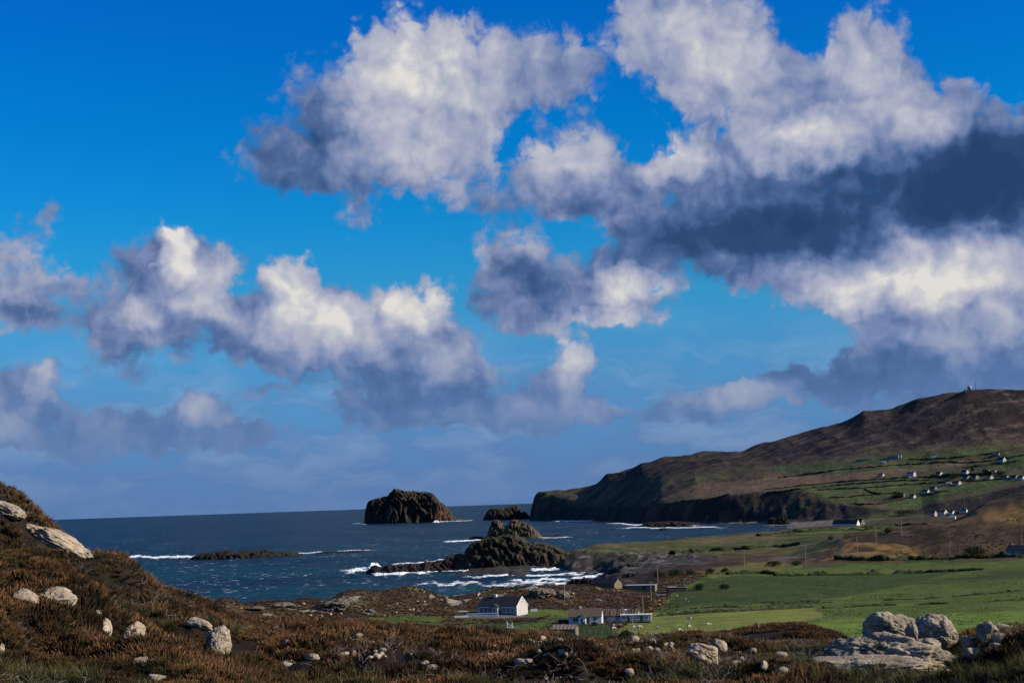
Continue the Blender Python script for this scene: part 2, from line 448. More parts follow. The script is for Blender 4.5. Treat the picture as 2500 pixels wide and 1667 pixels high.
# ------------------------------------------------------------------ the far hill
# rows from the water's edge up to the ridge; each gives distance and height along the photograph's width
RIDGE = [(1284, 1240, 4080), (1290, 1212, 4090), (1301, 1199, 4100), (1360, 1197, 4060), (1411, 1191, 4000), (1447, 1180, 3940), (1453, 1176, 3930), (1468, 1159, 3900), (1500, 1152, 3850), (1532, 1143, 3800), (1553, 1130, 3760), (1620, 1117, 3680), (1691, 1105, 3600), (1797, 1100, 3490), (1835, 1087, 3460), (1920, 1065, 3400),
 (2047, 1029, 3310), (2100, 999, 3280), (2170, 993, 3240), (2233, 972, 3200), (2300, 957, 3170), (2355, 949, 3140), (2409, 948, 3130), (2499, 957, 3120), (2700, 985, 3120), (3000, 1040, 3120), (3400, 1120, 3120)]
CTOP = [(1284, 1243, 4040), (1300, 1212, 4040), (1330, 1208, 4000), (1360, 1220, 3890), (1420, 1234, 3720), (1500, 1233, 3370), (1560, 1232, 3120), (1600, 1231, 2950), (1680, 1222, 2780), (1760, 1208, 2730), (1850, 1201, 2690), (1944, 1196, 2640), (1983, 1211, 2590), (2021, 1226, 2540), (2078, 1231, 2505), (2140, 1238, 2475), (2231, 1242, 2445), (2270, 1227, 2435), (2400, 1203, 2430), (2500, 1179, 2425), (2700, 1150, 2425), (3400, 1150, 2425)]
FOOT = [(1284, 4000, -6), (1300, 3920, -5), (1400, 3660, -4), (1500, 3240, -4), (1600, 2870, -3), (1700, 2700, -2), (1800, 2640, -1), (1900, 2560, 0), (2000, 2480, 2), (2150, 2400, 5.5), (2260, 2370, 6), (2400, 2345, 14), (2600, 2300, 40), (3400, 2300, 40)]
MID1 = [(1284, 1242), (1320, 1206), (1400, 1214), (1450, 1214), (1500, 1210), (1560, 1200), (1620, 1195), (1700, 1187), (1850, 1168), (1944, 1165), (2000, 1162), (2150, 1160), (2250, 1165), (2400, 1150), (2500, 1138), (2700, 1120), (3400, 1135)]
MID2 = [(1284, 1241), (1320, 1203), (1400, 1202), (1450, 1194), (1560, 1160), (1620, 1152), (1700, 1142), (1850, 1126), (2000, 1100), (2150, 1086), (2250, 1084), (2400, 1072), (2500, 1072), (2700, 1080), (3400, 1130)]
_hpx = np.arange(1236.0, 3200.0, 4.0)
_hld = np.linspace(math.log(1700), math.log(4700), 460)
def _zrow(rows, px, D):
    py = np.interp(px, [r[0] for r in rows], [r[1] for r in rows])
    return np.array([at(a, b, c)[2] for a, b, c in zip(px, py, D)])
def _smooth(T, n, axis):
    k = np.exp(-np.linspace(-2, 2, 2 * n + 1) ** 2); k /= k.sum()
    pad = [(0, 0), (0, 0)]; pad[axis] = (n, n)
    return np.apply_along_axis(lambda r: np.convolve(r, k, 'valid'), axis, np.pad(T, pad, mode='edge'))
def _hill_table():
    px = 1250 + np.tan((_hpx - 1250) / F) * F
    Dr = np.interp(px, [r[0] for r in RIDGE], [r[2] for r in RIDGE]); zr = _zrow(RIDGE, px, Dr)
    Dt = np.interp(px, [r[0] for r in CTOP], [r[2] for r in CTOP]); zt = _zrow(CTOP, px, Dt)
    Df = np.interp(px, [r[0] for r in FOOT], [r[1] for r in FOOT]); zf = np.interp(px, [r[0] for r in FOOT], [r[2] for r in FOOT])
    D1 = Dt + .27 * (Dr - Dt); z1 = _zrow(MID1, px, D1); D2 = Dt + .62 * (Dr - Dt); z2 = _zrow(MID2, px, D2)
    out = np.clip((1283 - px) / 8.0, 0, 1)
    T = np.zeros((len(px), len(_hld)))
    D = np.exp(_hld)
    for i in range(len(px)):
        xp = np.array([1700, Df[i] * .94, Df[i], Dt[i], D1[i], D2[i], Dr[i], Dr[i] * 1.12, 4700])
        fp = np.array([-16, -12, zf[i], zt[i], z1[i], z2[i], zr[i], zr[i] * .72, zr[i] * .3 - 10])
        o = np.argsort(xp)
        T[i] = np.interp(D, xp[o], fp[o]) * (1 - out[i]) - 25 * out[i]
    S = _smooth(_smooth(T, 4, 1), 1, 0)
    w = sstep(1.35, 1.0, D[None, :] / Dt[:, None]) * 0.85
    return S * (1 - w) + _smooth(T, 1, 1) * w
H_TAB = _hill_table()
def table_lookup(T, a0, da, l0, dl, a, l):
    i = np.clip((a - a0) / da, 0, T.shape[0] - 1.001); j = np.clip((l - l0) / dl, 0, T.shape[1] - 1.001)
    i0 = i.astype(int); j0 = j.astype(int); fi = i - i0; fj = j - j0
    return (T[i0, j0] * (1 - fi) + T[i0 + 1, j0] * fi) * (1 - fj) + (T[i0, j0 + 1] * (1 - fi) + T[i0 + 1, j0 + 1] * fi) * fj
def h_rbf(a, D):
    return table_lookup(H_TAB, _hpx[0], 4.0, _hld[0], _hld[1] - _hld[0], a, np.log(D))
_gpx = np.arange(-700.0, 3201.0, 7.0)
_gld = np.linspace(math.log(3.0), math.log(2600.0), 520)
_ga, _gd = np.meshgrid(_gpx, np.exp(_gld), indexing='ij')
G_TAB = g_rbf(_ga.ravel(), _gd.ravel()).reshape(_ga.shape)
def g_fast(a, D):
    return table_lookup(G_TAB, _gpx[0], 7.0, _gld[0], _gld[1] - _gld[0], a, np.log(D))

def clampA(x, y):
    return np.clip(apx_of(x, y), -700, 3200)

def shore_rock(x, y, z):
    """how rocky: high close to the tide line on the coast"""
    return sstep(9.0, 3.0, z) * sstep(300, 500, np.hypot(x, y))

# skyline of the near ground and of the dark mound behind it
def _sky(rows):
    r = [ray(a, b) for a, b in rows]
    return np.array([apx_of(d[0], d[1]) for d in r]), np.array([d[2] for d in r])
SKY_N = _sky([(-700, 1000), (-150, 1130), (0, 1203), (38, 1212), (73, 1247), (100, 1280), (205, 1366), (245, 1360), (291, 1362), (325, 1408), (375, 1447), (459, 1466), (509, 1489), (543, 1519), (650, 1531), (850, 1529), (952, 1536), (1071, 1543), (1251, 1553), (1360, 1557), (1428, 1570), (1530, 1570), (1557, 1557), (1650, 1550), (1676, 1540), (1772, 1546), (1784, 1558), (1860, 1572), (2021, 1572), (2100, 1590), (2338, 1592), (2360, 1565), (2390, 1532), (2415, 1530), (2500, 1532), (2700, 1510), (3200, 1500)])
SKY_F = _sky([(-700, 1500), (1600, 1560), (1772, 1552), (1850, 1533), (1905, 1529), (1990, 1531), (2040, 1545), (2085, 1566), (2140, 1590), (3200, 1600)])

HOLLOWS = []      # peat hollows: x, y, radius, depth, height of the bank on the sunny side
def ground_z(x, y, fine=True):
    x = np.asarray(x, float); y = np.asarray(y, float)
    D = np.maximum(np.hypot(x, y), 3.0)
    z = g_fast(clampA(x, y), D)
    a = apx_of(x, y)
    near = sstep(140, 60, D)
    mid = sstep(180, 330, D)
    field = sstep(1560, 1680, a) * sstep(345, 380, D) * sstep(800, 760, D)
    lawn = sstep(1080, 1150, a) * sstep(385, 400, D) * sstep(500, 480, D) * (1 - field)
    calm = np.maximum(field, lawn * 0.9)
    coast = shore_rock(x, y, z) * sstep(-4, -1, z)
    z = z + mid * (1 - calm) * (1.3 * fbm2(x / 38, y / 38, 4, 3) + 0.5 * fbm2(x / 9, y / 9, 3, 8)) * sstep(2600, 1200, D)
    z = z + coast * (1.6 * ridge2(x / 26, y / 26, 4, 21, 0.55))
    fsr = sstep(1360, 1420, a) * sstep(1780, 1660, a) * sstep(880, 960, D) * sstep(1150, 1090, D)
    z = z + fsr * 1.3 * ridge2(x / 11, y / 11, 4, 23, 0.6)
    z = z + field * (0.25 * fbm2(x / 60, y / 60, 3, 31))
    z = z - 0.22 * sstep(45, 80, D) * sstep(165, 125, D)
    if fine:
        z = z + near * (0.46 * fbm2(x / 4.4, y / 4.4, 3, 41) + 0.24 * (ridge2(x / 1.7, y / 1.7, 3, 44) - 0.3)) * sstep(13, 27, D) * sstep(130, 40, D)
        for (hx, hy, hr_, hd, bx_) in HOLLOWS:
            q = ((x - hx) ** 2 + (y - hy) ** 2) / hr_ ** 2
            z = z - hd * np.exp(-q * 1.4)
            qb = ((x - hx - hr_ * 1.05) ** 2 + ((y - hy) * .6) ** 2) / (hr_ * .7) ** 2
            z = z + bx_ * np.exp(-qb * 1.4)
        lim = np.where(D < 105, np.interp(a, *SKY_N), np.interp(a, *SKY_F))
        lim = CAMZ + D * lim - 0.11 + 0.07 * sstep(700, 400, a) + 0.05 * fbm2(x / 0.9, y / 0.9, 2, 47)
        w = sstep(12, 20, D) * sstep(185, 165, D)
        k = 0.10
        zl = z - k * np.log1p(np.exp(np.clip((z - lim) / k, -40, 40)))
        z = z * (1 - w) + zl * w
    return z

def hill_z(x, y):
    x = np.asarray(x, float); y = np.asarray(y, float)
    D = np.maximum(np.hypot(x, y), 1500.0)
    a = np.clip(apx_of(x, y), 1236, 3190)
    z = h_rbf(a, D)
    cl = sstep(60, 20, z) * sstep(-12, 6, z)
    z = z + cl * sstep(2150, 1950, a) * (4.2 * ridge2(x / 62, y / 62, 5, 51, 0.62) + 4.0 * fbm2(x / 150, y / 150, 3, 52))
    z = z + sstep(40, 90, z) * (3.2 * fbm2(x / 150, y / 150, 5, 55) + 2.6 * ridge2(x / 300 + 0.2 * y / 300, y / 120, 4, 57) + 1.1 * ridge2(x / 45, y / 150, 3, 58))
    z = z + sstep(10, 40, z) * 0.8 * fbm2(x / 40, y / 40, 3, 59)
    return z

def _gap(d, D):
    x, y = d[0] * D, d[1] * D
    g = ground_z(x, y)
    far = D > 1780
    if far.any():
        g[far] = np.maximum(g[far], hill_z(x[far], y[far]))
    return CAMZ + d[2] * D - g, g

def drop(px, py, lo=14.0, hi=4600.0):
    """where the ray of a photograph pixel first meets the land"""
    d = ray(px, py)
    D = np.geomspace(lo, hi, 240)
    for it in range(2):
        q, g = _gap(d, D)
        below = np.nonzero(q <= 0)[0]
        k = below[0] if len(below) else len(D) - 1
        k = max(k, 1)
        D = np.linspace(D[k - 1], D[k], 24)
    q, g = _gap(d, D)
    k = int(np.argmin(np.abs(q)))
    return np.array([d[0] * D[k], d[1] * D[k], g[k]])

for (px, py, r_, dp, bk) in ((960, 1605, 2.2, .9, .5), (1190, 1625, 1.5, .6, .35), (1690, 1640, 1.3, .55, .35), (70, 1420, 1.5, .8, .35), (1880, 1605, 1.8, .6, .3), (1420, 1640, 1.4, .5, .3), (640, 1580, 1.8, .6, .35), (330, 1480, 1.6, .7, .4), (2380, 1610, .9, .4, .2), (180, 1590, 1.1, .5, .3), (1530, 1610, 1.5, .5, .3), (1080, 1570, 2.2, .6, .4)):
    p_ = drop(px, py)
    HOLLOWS.append((p_[0], p_[1], r_, dp, bk))

def land_z(x, y):
    x = np.atleast_1d(np.asarray(x, float)); y = np.atleast_1d(np.asarray(y, float))
    g = ground_z(x, y)
    far = np.hypot(x, y) > 1780
    if far.any():
        g[far] = np.maximum(g[far], hill_z(x[far], y[far]))
    return g

def sea_pt(px, py, z=0.0):
    d = ray(px, py)
    D = (z - CAMZ) / d[2]
    return np.array([d[0] * D, d[1] * D, z])

# ------------------------------------------------------------------ object helpers
def tag(o, label=None, cat=None, group=None, kind=None):
    if label: o['label'] = label
    if cat: o['category'] = cat
    if group: o['group'] = group
    if kind: o['kind'] = kind
    return o

def empty(name, loc=(0, 0, 0), rz=0.0):
    o = bpy.data.objects.new(name, None)
    o.empty_display_size = 0.5
    o.location = [float(v) for v in loc]
    o.rotation_euler = (0, 0, rz)
    col.objects.link(o)
    return o

def mesh_obj(name, verts, faces, mat, parent=None, smooth=False, loc=None):
    me = bpy.data.meshes.new(name)
    verts = np.asarray(verts, float)
    if isinstance(faces, np.ndarray):
        k = faces.shape[1]
        me.vertices.add(len(verts)); me.vertices.foreach_set('co', verts.ravel())
        me.loops.add(faces.size); me.loops.foreach_set('vertex_index', faces.ravel().astype(np.int32))
        me.polygons.add(len(faces))
        me.polygons.foreach_set('loop_start', np.arange(0, faces.size, k, dtype=np.int32))
        me.update(calc_edges=True)
    else:
        me.from_pydata([tuple(v) for v in verts], [], faces)
        me.update()
    if smooth:
        me.polygons.foreach_set('use_smooth', np.ones(len(me.polygons), bool))
    if mat is not None:
        me.materials.append(mat)
    o = bpy.data.objects.new(name, me)
    col.objects.link(o)
    if parent is not None:
        o.parent = parent
    if loc is not None:
        o.location = [float(v) for v in loc]
    return o

def grid_faces(nu, nv, closed=False):
    """quads of a grid with nu columns (fast index) and nv rows"""
    cu = nu if closed else nu - 1
    i, j = np.meshgrid(np.arange(cu), np.arange(nv - 1))
    i = i.ravel(); j = j.ravel()
    i2 = (i + 1) % nu
    return np.stack([j * nu + i, j * nu + i2, (j + 1) * nu + i2, (j + 1) * nu + i], 1)

ALB = 0.72        # all ground colours below are scaled together
def set_col(o, name, rgb):
    rgb = rgb * ALB
    me = o.data
    a = me.color_attributes.new(name, 'FLOAT_COLOR', 'POINT')
    c = np.ones((len(me.vertices), 4)); c[:, :rgb.shape[1]] = rgb
    a.data.foreach_set('color', c.ravel())

def new_mat(name):
    m = bpy.data.materials.new(name)
    m.use_nodes = True
    t = m.node_tree
    for nd in list(t.nodes):
        if nd.type != 'OUTPUT_MATERIAL':
            t.nodes.remove(nd)
    nt = NT(t)
    nt.out = [n for n in t.nodes if n.type == 'OUTPUT_MATERIAL'][0]
    bs = nt.n('ShaderNodeBsdfPrincipled')
    bs.inputs['Roughness'].default_value = 0.9
    bs.inputs['Specular IOR Level'].default_value = 0.2
    t.links.new(bs.outputs[0], nt.out.inputs[0])
    nt.bs = bs
    return m, nt

def bump(nt, h, strength=0.5, dist=0.1):
    b = nt.n('ShaderNodeBump')
    b.inputs['Strength'].default_value = strength
    b.inputs['Distance'].default_value = dist
    nt.put(b.inputs['Height'], h)
    nt.t.links.new(b.outputs[0], nt.bs.inputs['Normal'])

def plain(name, rgb, rough=0.85, var=0.12, scale=3.0, spec=0.2):
    m, nt = new_mat(name)
    tcn = nt.n('ShaderNodeTexCoord')
    n = nt.noise(tcn.outputs['Object'], scale, 5, 0.6)
    a = tuple(c * (1 - var) for c in rgb) + (1,)
    b = tuple(min(1, c * (1 + var)) for c in rgb) + (1,)
    nt.put(nt.bs.inputs['Base Color'], nt.ramp(n, [(0.3, a), (0.7, b)]))
    nt.bs.inputs['Roughness'].default_value = rough
    nt.bs.inputs['Specular IOR Level'].default_value = spec
    return m

# land material: the colour attribute says what grows where, noise gives the fine mottling
def land_mat(name, mott, s1, s2, bdist):
    m, nt = new_mat(name)
    at_ = nt.n('ShaderNodeAttribute', attribute_name='ground')
    geo = nt.n('ShaderNodeNewGeometry')
    n1 = nt.noise(geo.outputs['Position'], s1, 6, 0.65)
    n2 = nt.noise(geo.outputs['Position'], s2, 5, 0.6)
    f = nt.m('MULTIPLY', nt.rng(n1, 0.25, 0.75, 1 - mott, 1 + mott), nt.rng(n2, 0.3, 0.7, 1 - mott * 0.7, 1 + mott * 0.7))
    sc = nt.v('SCALE', at_.outputs['Color'])
    nt.put(sc.node.inputs['Scale'], f)
    nt.put(nt.bs.inputs['Base Color'], sc)
    nt.bs.inputs['Specular IOR Level'].default_value = 0.1
    bump(nt, nt.m('ADD', n1, nt.m('MULTIPLY', n2, 0.6)), 0.9, bdist)
    return m

def mixc(c, col_, w):
    return c * (1 - w[:, None]) + np.asarray(col_, float)[None, :] * w[:, None]

HEATH = (0.052, 0.030, 0.018); HEATH_D = (0.028, 0.020, 0.013); MOOR = (0.085, 0.055, 0.026); OCHRE = (0.14, 0.085, 0.030)
GRASS = (0.090, 0.128, 0.022); GRASS_L = (0.20, 0.21, 0.042); GRASS_D = (0.034, 0.058, 0.014); ROCK_D = (0.045, 0.040, 0.034); ROCK_L = (0.30, 0.26, 0.20); SANDY = (0.17, 0.13, 0.10)

def ground_colour(x, y, z):
    n = len(x)
    pp = to_px(np.stack([x, y, z], 1))
    px, py = pp[:, 0], pp[:, 1]
    D = np.hypot(x, y)
    front = y > 1
    nz = fbm2(x / 45, y / 45, 4, 71)
    n2 = fbm2(x / 11, y / 11, 4, 73)
    jx = px + 6 * fbm2(x / 14, y / 14, 3, 75)
    jy = py + 3 * fbm2(x / 17, y / 17, 3, 77)
    c = np.tile(np.array(MOOR), (n, 1))
    c = mixc(c, HEATH, sstep(-0.2, 0.4, nz)); c = mixc(c, (0.085, 0.075, 0.024), sstep(0.25, 0.7, n2) * 0.7)
    c = mixc(c, GRASS_D, sstep(0.35, 0.8, fbm2(x / 30, y / 30, 4, 79)) * 0.7)
    # near heather ground: dark peat under the plants
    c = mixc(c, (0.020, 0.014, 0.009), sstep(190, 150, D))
    M = lambda poly: (in_poly(jx, jy, poly) & front & (D > 120)).astype(float)
    # green fields right
    f1 = M([(1560, 1500), (1610, 1470), (1650, 1440), (1720, 1405), (1960, 1385), (2080, 1372), (2500, 1366), (2900, 1360), (2900, 1640), (1500, 1640), (1520, 1570), (1590, 1530)])
    f1 = f1 * (D > 300)
    c = mixc(c, GRASS, f1)
    c = mixc(c, (0.048, 0.075, 0.016), f1 * sstep(-0.1, 0.5, fbm2(x / 60, y / 25, 3, 81)) * sstep(600, 660, D))
    c = mixc(c, (0.085, 0.070, 0.030), f1 * sstep(0.25, 0.6, fbm2(x / 50, y / 12, 4, 82)) * ((py > 1440) & (py < 1490) & (px < 2000)) * 0.8)
    c = mixc(c, (0.046, 0.074, 0.015), f1 * in_poly(jx, jy, [(1620, 1480), (1660, 1440), (1740, 1412), (1900, 1406), (2200, 1402), (2330, 1398), (2220, 1425), (2110, 1448), (1990, 1466), (1780, 1478)]) * (D > 300))
    c = mixc(c, (0.095, 0.120, 0.026), f1 * in_poly(jx, jy, [(1960, 1398), (2080, 1376), (2500, 1368), (2700, 1366), (2700, 1392), (2300, 1396)]) * 0.7)
    f2 = M([(1560, 1500), (1990, 1484), (2010, 1508), (1760, 1540), (1600, 1572), (1480, 1560)])
    c = mixc(c, GRASS_L, f2 * (D > 300) * (0.75 + 0.25 * np.clip(nz, -1, 1)))
    f3 = M([(1770, 1548), (2000, 1516), (2500, 1490), (2900, 1480), (2900, 1640), (1700, 1640)]) * (D > 300)
    c = mixc(c, (0.130, 0.190, 0.028), f3)
    # house lawns and the pasture below them
    c = mixc(c, GRASS, M([(1275, 1492), (1395, 1488), (1400, 1503), (1290, 1504)]) * (D > 300))
    c = mixc(c, (0.075, 0.095, 0.022), M([(850, 1512), (1000, 1503), (1120, 1506), (1300, 1507), (1390, 1503), (1392, 1512), (1250, 1517), (1060, 1525), (860, 1535)]) * (D > 300) * sstep(-0.5, 0.4, n2))
    c = mixc(c, GRASS_D, M([(1040, 1530), (1240, 1520), (1380, 1510), (1480, 1525), (1530, 1560), (1530, 1600), (1150, 1600)]) * (D > 300) * 0.9)
    c = mixc(c, GRASS, M([(1240, 1528), (1350, 1512), (1390, 1530), (1390, 1560), (1260, 1560)]) * (D > 300) * 0.8)
    c = mixc(c, (0.13, 0.105, 0.06), M([(1300, 1540), (1345, 1525), (1350, 1517), (1382, 1515), (1375, 1527), (1330, 1548)]) * (D > 300))
    c = mixc(c, (0.14, 0.135, 0.13), M([(1120, 1506), (1165, 1496), (1275, 1497), (1290, 1503), (1200, 1507)]) * (D > 300))
    # ochre bracken on the shoulder beside the track
    c = mixc(c, OCHRE, M([(1575, 1500), (1585, 1470), (1605, 1455), (1625, 1458), (1615, 1480), (1595, 1500)]) * (D > 300))
    # brown hill
    bh = M([(2000, 1366), (2060, 1345), (2060, 1310), (2170, 1295), (2316, 1270), (2420, 1210), (2500, 1185), (2900, 1150), (2900, 1362)]) * (D > 700) * (D < 1100)
    c = mixc(c, MOOR, bh)
    c = mixc(c, (0.22, 0.130, 0.045), bh * sstep(-0.1, 0.4, fbm2(x / 34, y / 90, 4, 85)))
    c = mixc(c, HEATH_D, bh * sstep(0.1, 0.5, fbm2(x / 28, y / 60, 4, 87)) * 0.9)
    # strip of rough pasture behind the shore
    st = M([(1400, 1345), (1450, 1325), (1650, 1312), (1830, 1298), (2000, 1290), (2060, 1300), (2050, 1345), (1900, 1355), (1650, 1350)])
    c = mixc(c, (0.085, 0.085, 0.026), st); c = mixc(c, (0.13, 0.095, 0.05), st * sstep(0.0, 0.5, fbm2(x / 50, y / 22, 4, 89)))
    c = mixc(c, GRASS_D, st * sstep(0.15, 0.6, fbm2(x / 60, y / 30, 4, 90)))
    c = mixc(c, GRASS, M([(1880, 1303), (1980, 1289), (2140, 1283), (2160, 1292), (1950, 1304)]) * (D > 1000))
    c = mixc(c, (0.12, 0.098, 0.088), M([(1840, 1366), (1900, 1360), (1980, 1357), (1992, 1362), (1930, 1371), (1860, 1374)]) * sstep(-0.2, 0.4, n2) * (D > 700))
    c = mixc(c, GRASS_L, M([(1700, 1394), (1860, 1372), (1960, 1374), (1960, 1386), (1740, 1412)]) * 0.4)
    fs = M([(1365, 1352), (1450, 1344), (1560, 1349), (1660, 1350), (1770, 1358), (1720, 1392), (1600, 1402), (1480, 1395), (1375, 1390)]) * (D > 800)
    c = mixc(c, (0.050, 0.042, 0.035), fs)
    c = mixc(c, (0.17, 0.148, 0.128), fs * sstep(0.1, 0.5, fbm2(x / 9, y / 9, 4, 95)))
    c = mixc(c, (0.040, 0.046, 0.020), fs * sstep(0.15, 0.5, fbm2(x / 15, y / 15, 3, 96)))
    # shore rock and sand
    sr = shore_rock(x, y, z) * (1 - f1)
    c = mixc(c, ROCK_D, sr * (D < 1500) )
    c = mixc(c, (0.19, 0.165, 0.14), sr * (D < 1500) * sstep(0.45, 0.8, fbm2(x / 7, y / 7, 3, 91)) * sstep(1.0, 2.5, z))
    c = mixc(c, (0.15, 0.125, 0.11), sr * (D >= 1500))
    # track by the hill foot
    c = mixc(c, (0.075, 0.070, 0.068), M([(2040, 1352), (2047, 1326), (2052, 1316), (2058, 1316), (2057, 1330), (2054, 1350)]) * (D > 700))
    c = mixc(c, (0.16, 0.15, 0.14), M([(1600, 1447), (1634, 1438), (1636, 1446), (1604, 1455)]) * (D > 500))
    # bare pale stone showing through on the moor
    moor = (1 - f1) * sstep(330, 400, D) * sstep(1000, 700, D) * (1 - bh)
    c = mixc(c, ROCK_L, moor * sstep(0.62, 0.85, ridge2(x / 13, y / 13, 3, 93) * 0.5 + 0.45 * n2) * (px < 1560) * (py < 1500))
    return c

def hill_colour(x, y, z):
    n = len(x)
    pp = to_px(np.stack([x, y, z], 1))
    px, py = pp[:, 0], pp[:, 1]
    jx = px + 5 * fbm2(x / 60, y / 60, 3, 101)
    jy = py + 2.0 * fbm2(x / 70, y / 70, 3, 103)
    n1 = fbm2(x / 160, y / 160, 5, 105); n2 = fbm2(x / 45, y / 45, 4, 107); ns = fbm2(x / 260, y / 50, 4, 109)
    c = np.tile(np.array((0.047, 0.034, 0.029)), (n, 1))  # cloud shadow put into the heather's base colour
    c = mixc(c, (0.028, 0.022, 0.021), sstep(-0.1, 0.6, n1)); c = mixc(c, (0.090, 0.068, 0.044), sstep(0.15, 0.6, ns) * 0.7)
    c = mixc(c, (0.020, 0.015, 0.014), sstep(0.75, 1.05, ridge2(x / 55, y / 190, 3, 111)) * 0.8); c = mixc(c, (0.15, 0.115, 0.075), sstep(0.45, 0.62, fbm2(x / 38, y / 16, 4, 113)) * 0.55)  # gully shade as dark streaks, then sunlit streaks, both painted into the colour
    # line where heather gives way to rough grass
    low = sstep(-25, 25, py - np.interp(px, [1280, 1500, 1700, 1900, 2050, 2250, 2500], [1190, 1175, 1165, 1135, 1120, 1105, 1080]) + 8 * n1)
    c = mixc(c, (0.115, 0.085, 0.050), low); c = mixc(c, (0.075, 0.075, 0.032), low * sstep(-0.1, 0.4, n1)); c = mixc(c, (0.055, 0.040, 0.030), low * sstep(0.1, 0.5, n2) * sstep(2000, 1700, px))
    M = lambda poly: in_poly(jx, jy, poly).astype(float)
    G1 = (0.080, 0.112, 0.035); G2 = (0.060, 0.092, 0.032); TAN = (0.155, 0.105, 0.062)
    for poly, cc in [
        ([(1860, 1140), (2050, 1128), (2210, 1112), (2205, 1124), (2040, 1143), (1900, 1153)], G2),
        ([(2200, 1112), (2405, 1092), (2440, 1098), (2300, 1118), (2190, 1127)], G1),
        ([(1900, 1165), (2050, 1145), (2200, 1135), (2200, 1145), (2000, 1165)], G2),
        ([(2205, 1132), (2300, 1127), (2310, 1132), (2210, 1142)], G1),
        ([(1700, 1180), (2000, 1160), (2220, 1142), (2380, 1122), (2400, 1130), (2150, 1162), (1850, 1195), (1640, 1225), (1600, 1228)], TAN),
        ([(1940, 1185), (2150, 1168), (2270, 1166), (2280, 1172), (2050, 1190), (1950, 1196)], G2),
        ([(1950, 1200), (2270, 1172), (2330, 1180), (2200, 1205), (2090, 1228), (2010, 1220)], G1),
        ([(2150, 1240), (2190, 1222), (2290, 1206), (2300, 1212), (2250, 1240), (2210, 1243)], G1),
        ([(2270, 1207), (2350, 1184), (2470, 1168), (2500, 1172), (2400, 1200), (2300, 1207)], G1),
        ([(2420, 1120), (2500, 1100), (2600, 1090), (2600, 1135), (2500, 1145), (2430, 1140)], G2),
        ([(2080, 1262), (2180, 1252), (2330, 1262), (2300, 1272), (2100, 1272)], G1),
        ([(1610, 1228), (1660, 1214), (1690, 1212), (1650, 1226)], G1)]:
        c = mixc(c, cc, M(poly) * np.clip(0.9 + 0.25 * n2, 0, 1))
    # faces of the sea cliffs, and the bank whose shade is painted in dark
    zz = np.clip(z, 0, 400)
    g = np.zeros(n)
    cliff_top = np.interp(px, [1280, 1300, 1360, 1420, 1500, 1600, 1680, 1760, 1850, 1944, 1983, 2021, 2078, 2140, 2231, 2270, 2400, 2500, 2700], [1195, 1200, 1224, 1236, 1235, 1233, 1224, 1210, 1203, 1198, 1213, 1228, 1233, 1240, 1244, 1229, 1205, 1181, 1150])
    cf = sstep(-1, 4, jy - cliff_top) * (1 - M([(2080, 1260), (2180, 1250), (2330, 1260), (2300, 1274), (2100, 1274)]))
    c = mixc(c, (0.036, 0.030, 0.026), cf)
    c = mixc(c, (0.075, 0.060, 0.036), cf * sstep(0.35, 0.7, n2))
    c = mixc(c, (0.15, 0.12, 0.105), sstep(3.5, 1.5, z) * sstep(1650, 1750, px))
    return c

def polar_sheet(name, zf, cf, arows, drows, mat):
    A, DD = np.meshgrid(arows, drows)
    x = np.sin(A) * DD; y = np.cos(A) * DD
    z = zf(x.ravel(), y.ravel())
    v = np.stack([x.ravel(), y.ravel(), z], 1)
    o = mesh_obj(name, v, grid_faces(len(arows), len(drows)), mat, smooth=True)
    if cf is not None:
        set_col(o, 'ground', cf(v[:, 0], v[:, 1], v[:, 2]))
    tag(o, kind='structure')
    return o

def arange_az(dense, n, coarse):
    a = np.linspace(-dense, dense, n)
    ext = np.linspace(dense, math.pi * 0.999, coarse)[1:]
    return np.concatenate([-ext[::-1], a, ext])

az_g = arange_az(math.radians(22.5), 620, 14)
d_g = np.concatenate([np.geomspace(2.0, 14, 10)[:-1], np.geomspace(14, 130, 250)[:-1], np.geomspace(130, 330, 50)[:-1], np.geomspace(330, 1150, 250)[:-1], np.geomspace(1150, 2450, 90)])
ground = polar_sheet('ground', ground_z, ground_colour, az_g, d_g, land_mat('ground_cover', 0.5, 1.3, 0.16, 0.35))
az_h = np.linspace(math.atan((1235 - 1250) / F), math.radians(34), 520)
d_h = np.geomspace(1780, 4500, 330)
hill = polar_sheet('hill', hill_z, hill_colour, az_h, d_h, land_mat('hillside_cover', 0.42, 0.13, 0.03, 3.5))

# ------------------------------------------------------------------ the sea
def sea_z(x, y):
    D = np.hypot(x, y)
    fade = sstep(3200, 900, D)
    sw = 0.28 * np.sin((y * 0.92 + x * 0.39) / 5.6 + 1.8 * fbm2(x / 60, y / 60, 2, 121)) * (0.6 + 0.5 * fbm2(x / 80, y / 80, 2, 123))
    return fade * (sw + 0.34 * fbm2(x / 14, y / 9, 4, 125, 0.55)) - 0.1

m_sea, nt = new_mat('sea_water')
geo = nt.n('ShaderNodeNewGeometry')
pos = geo.outputs['Position']
npatch = nt.noise(pos, 0.0022, 4, 0.6)
dlen = nt.v('LENGTH', pos)
shal = nt.m('MULTIPLY', nt.rng(dlen, 2600, 900, 0, 1), nt.rng(npatch, 0.35, 0.65))
deep = nt.mix(nt.rng(npatch, 0.38, 0.62), (0.0006, 0.010, 0.027, 1), (0.001, 0.020, 0.038, 1))
wcol = nt.mix(nt.m('MULTIPLY', shal, 0.75), deep, (0.002, 0.042, 0.050, 1))
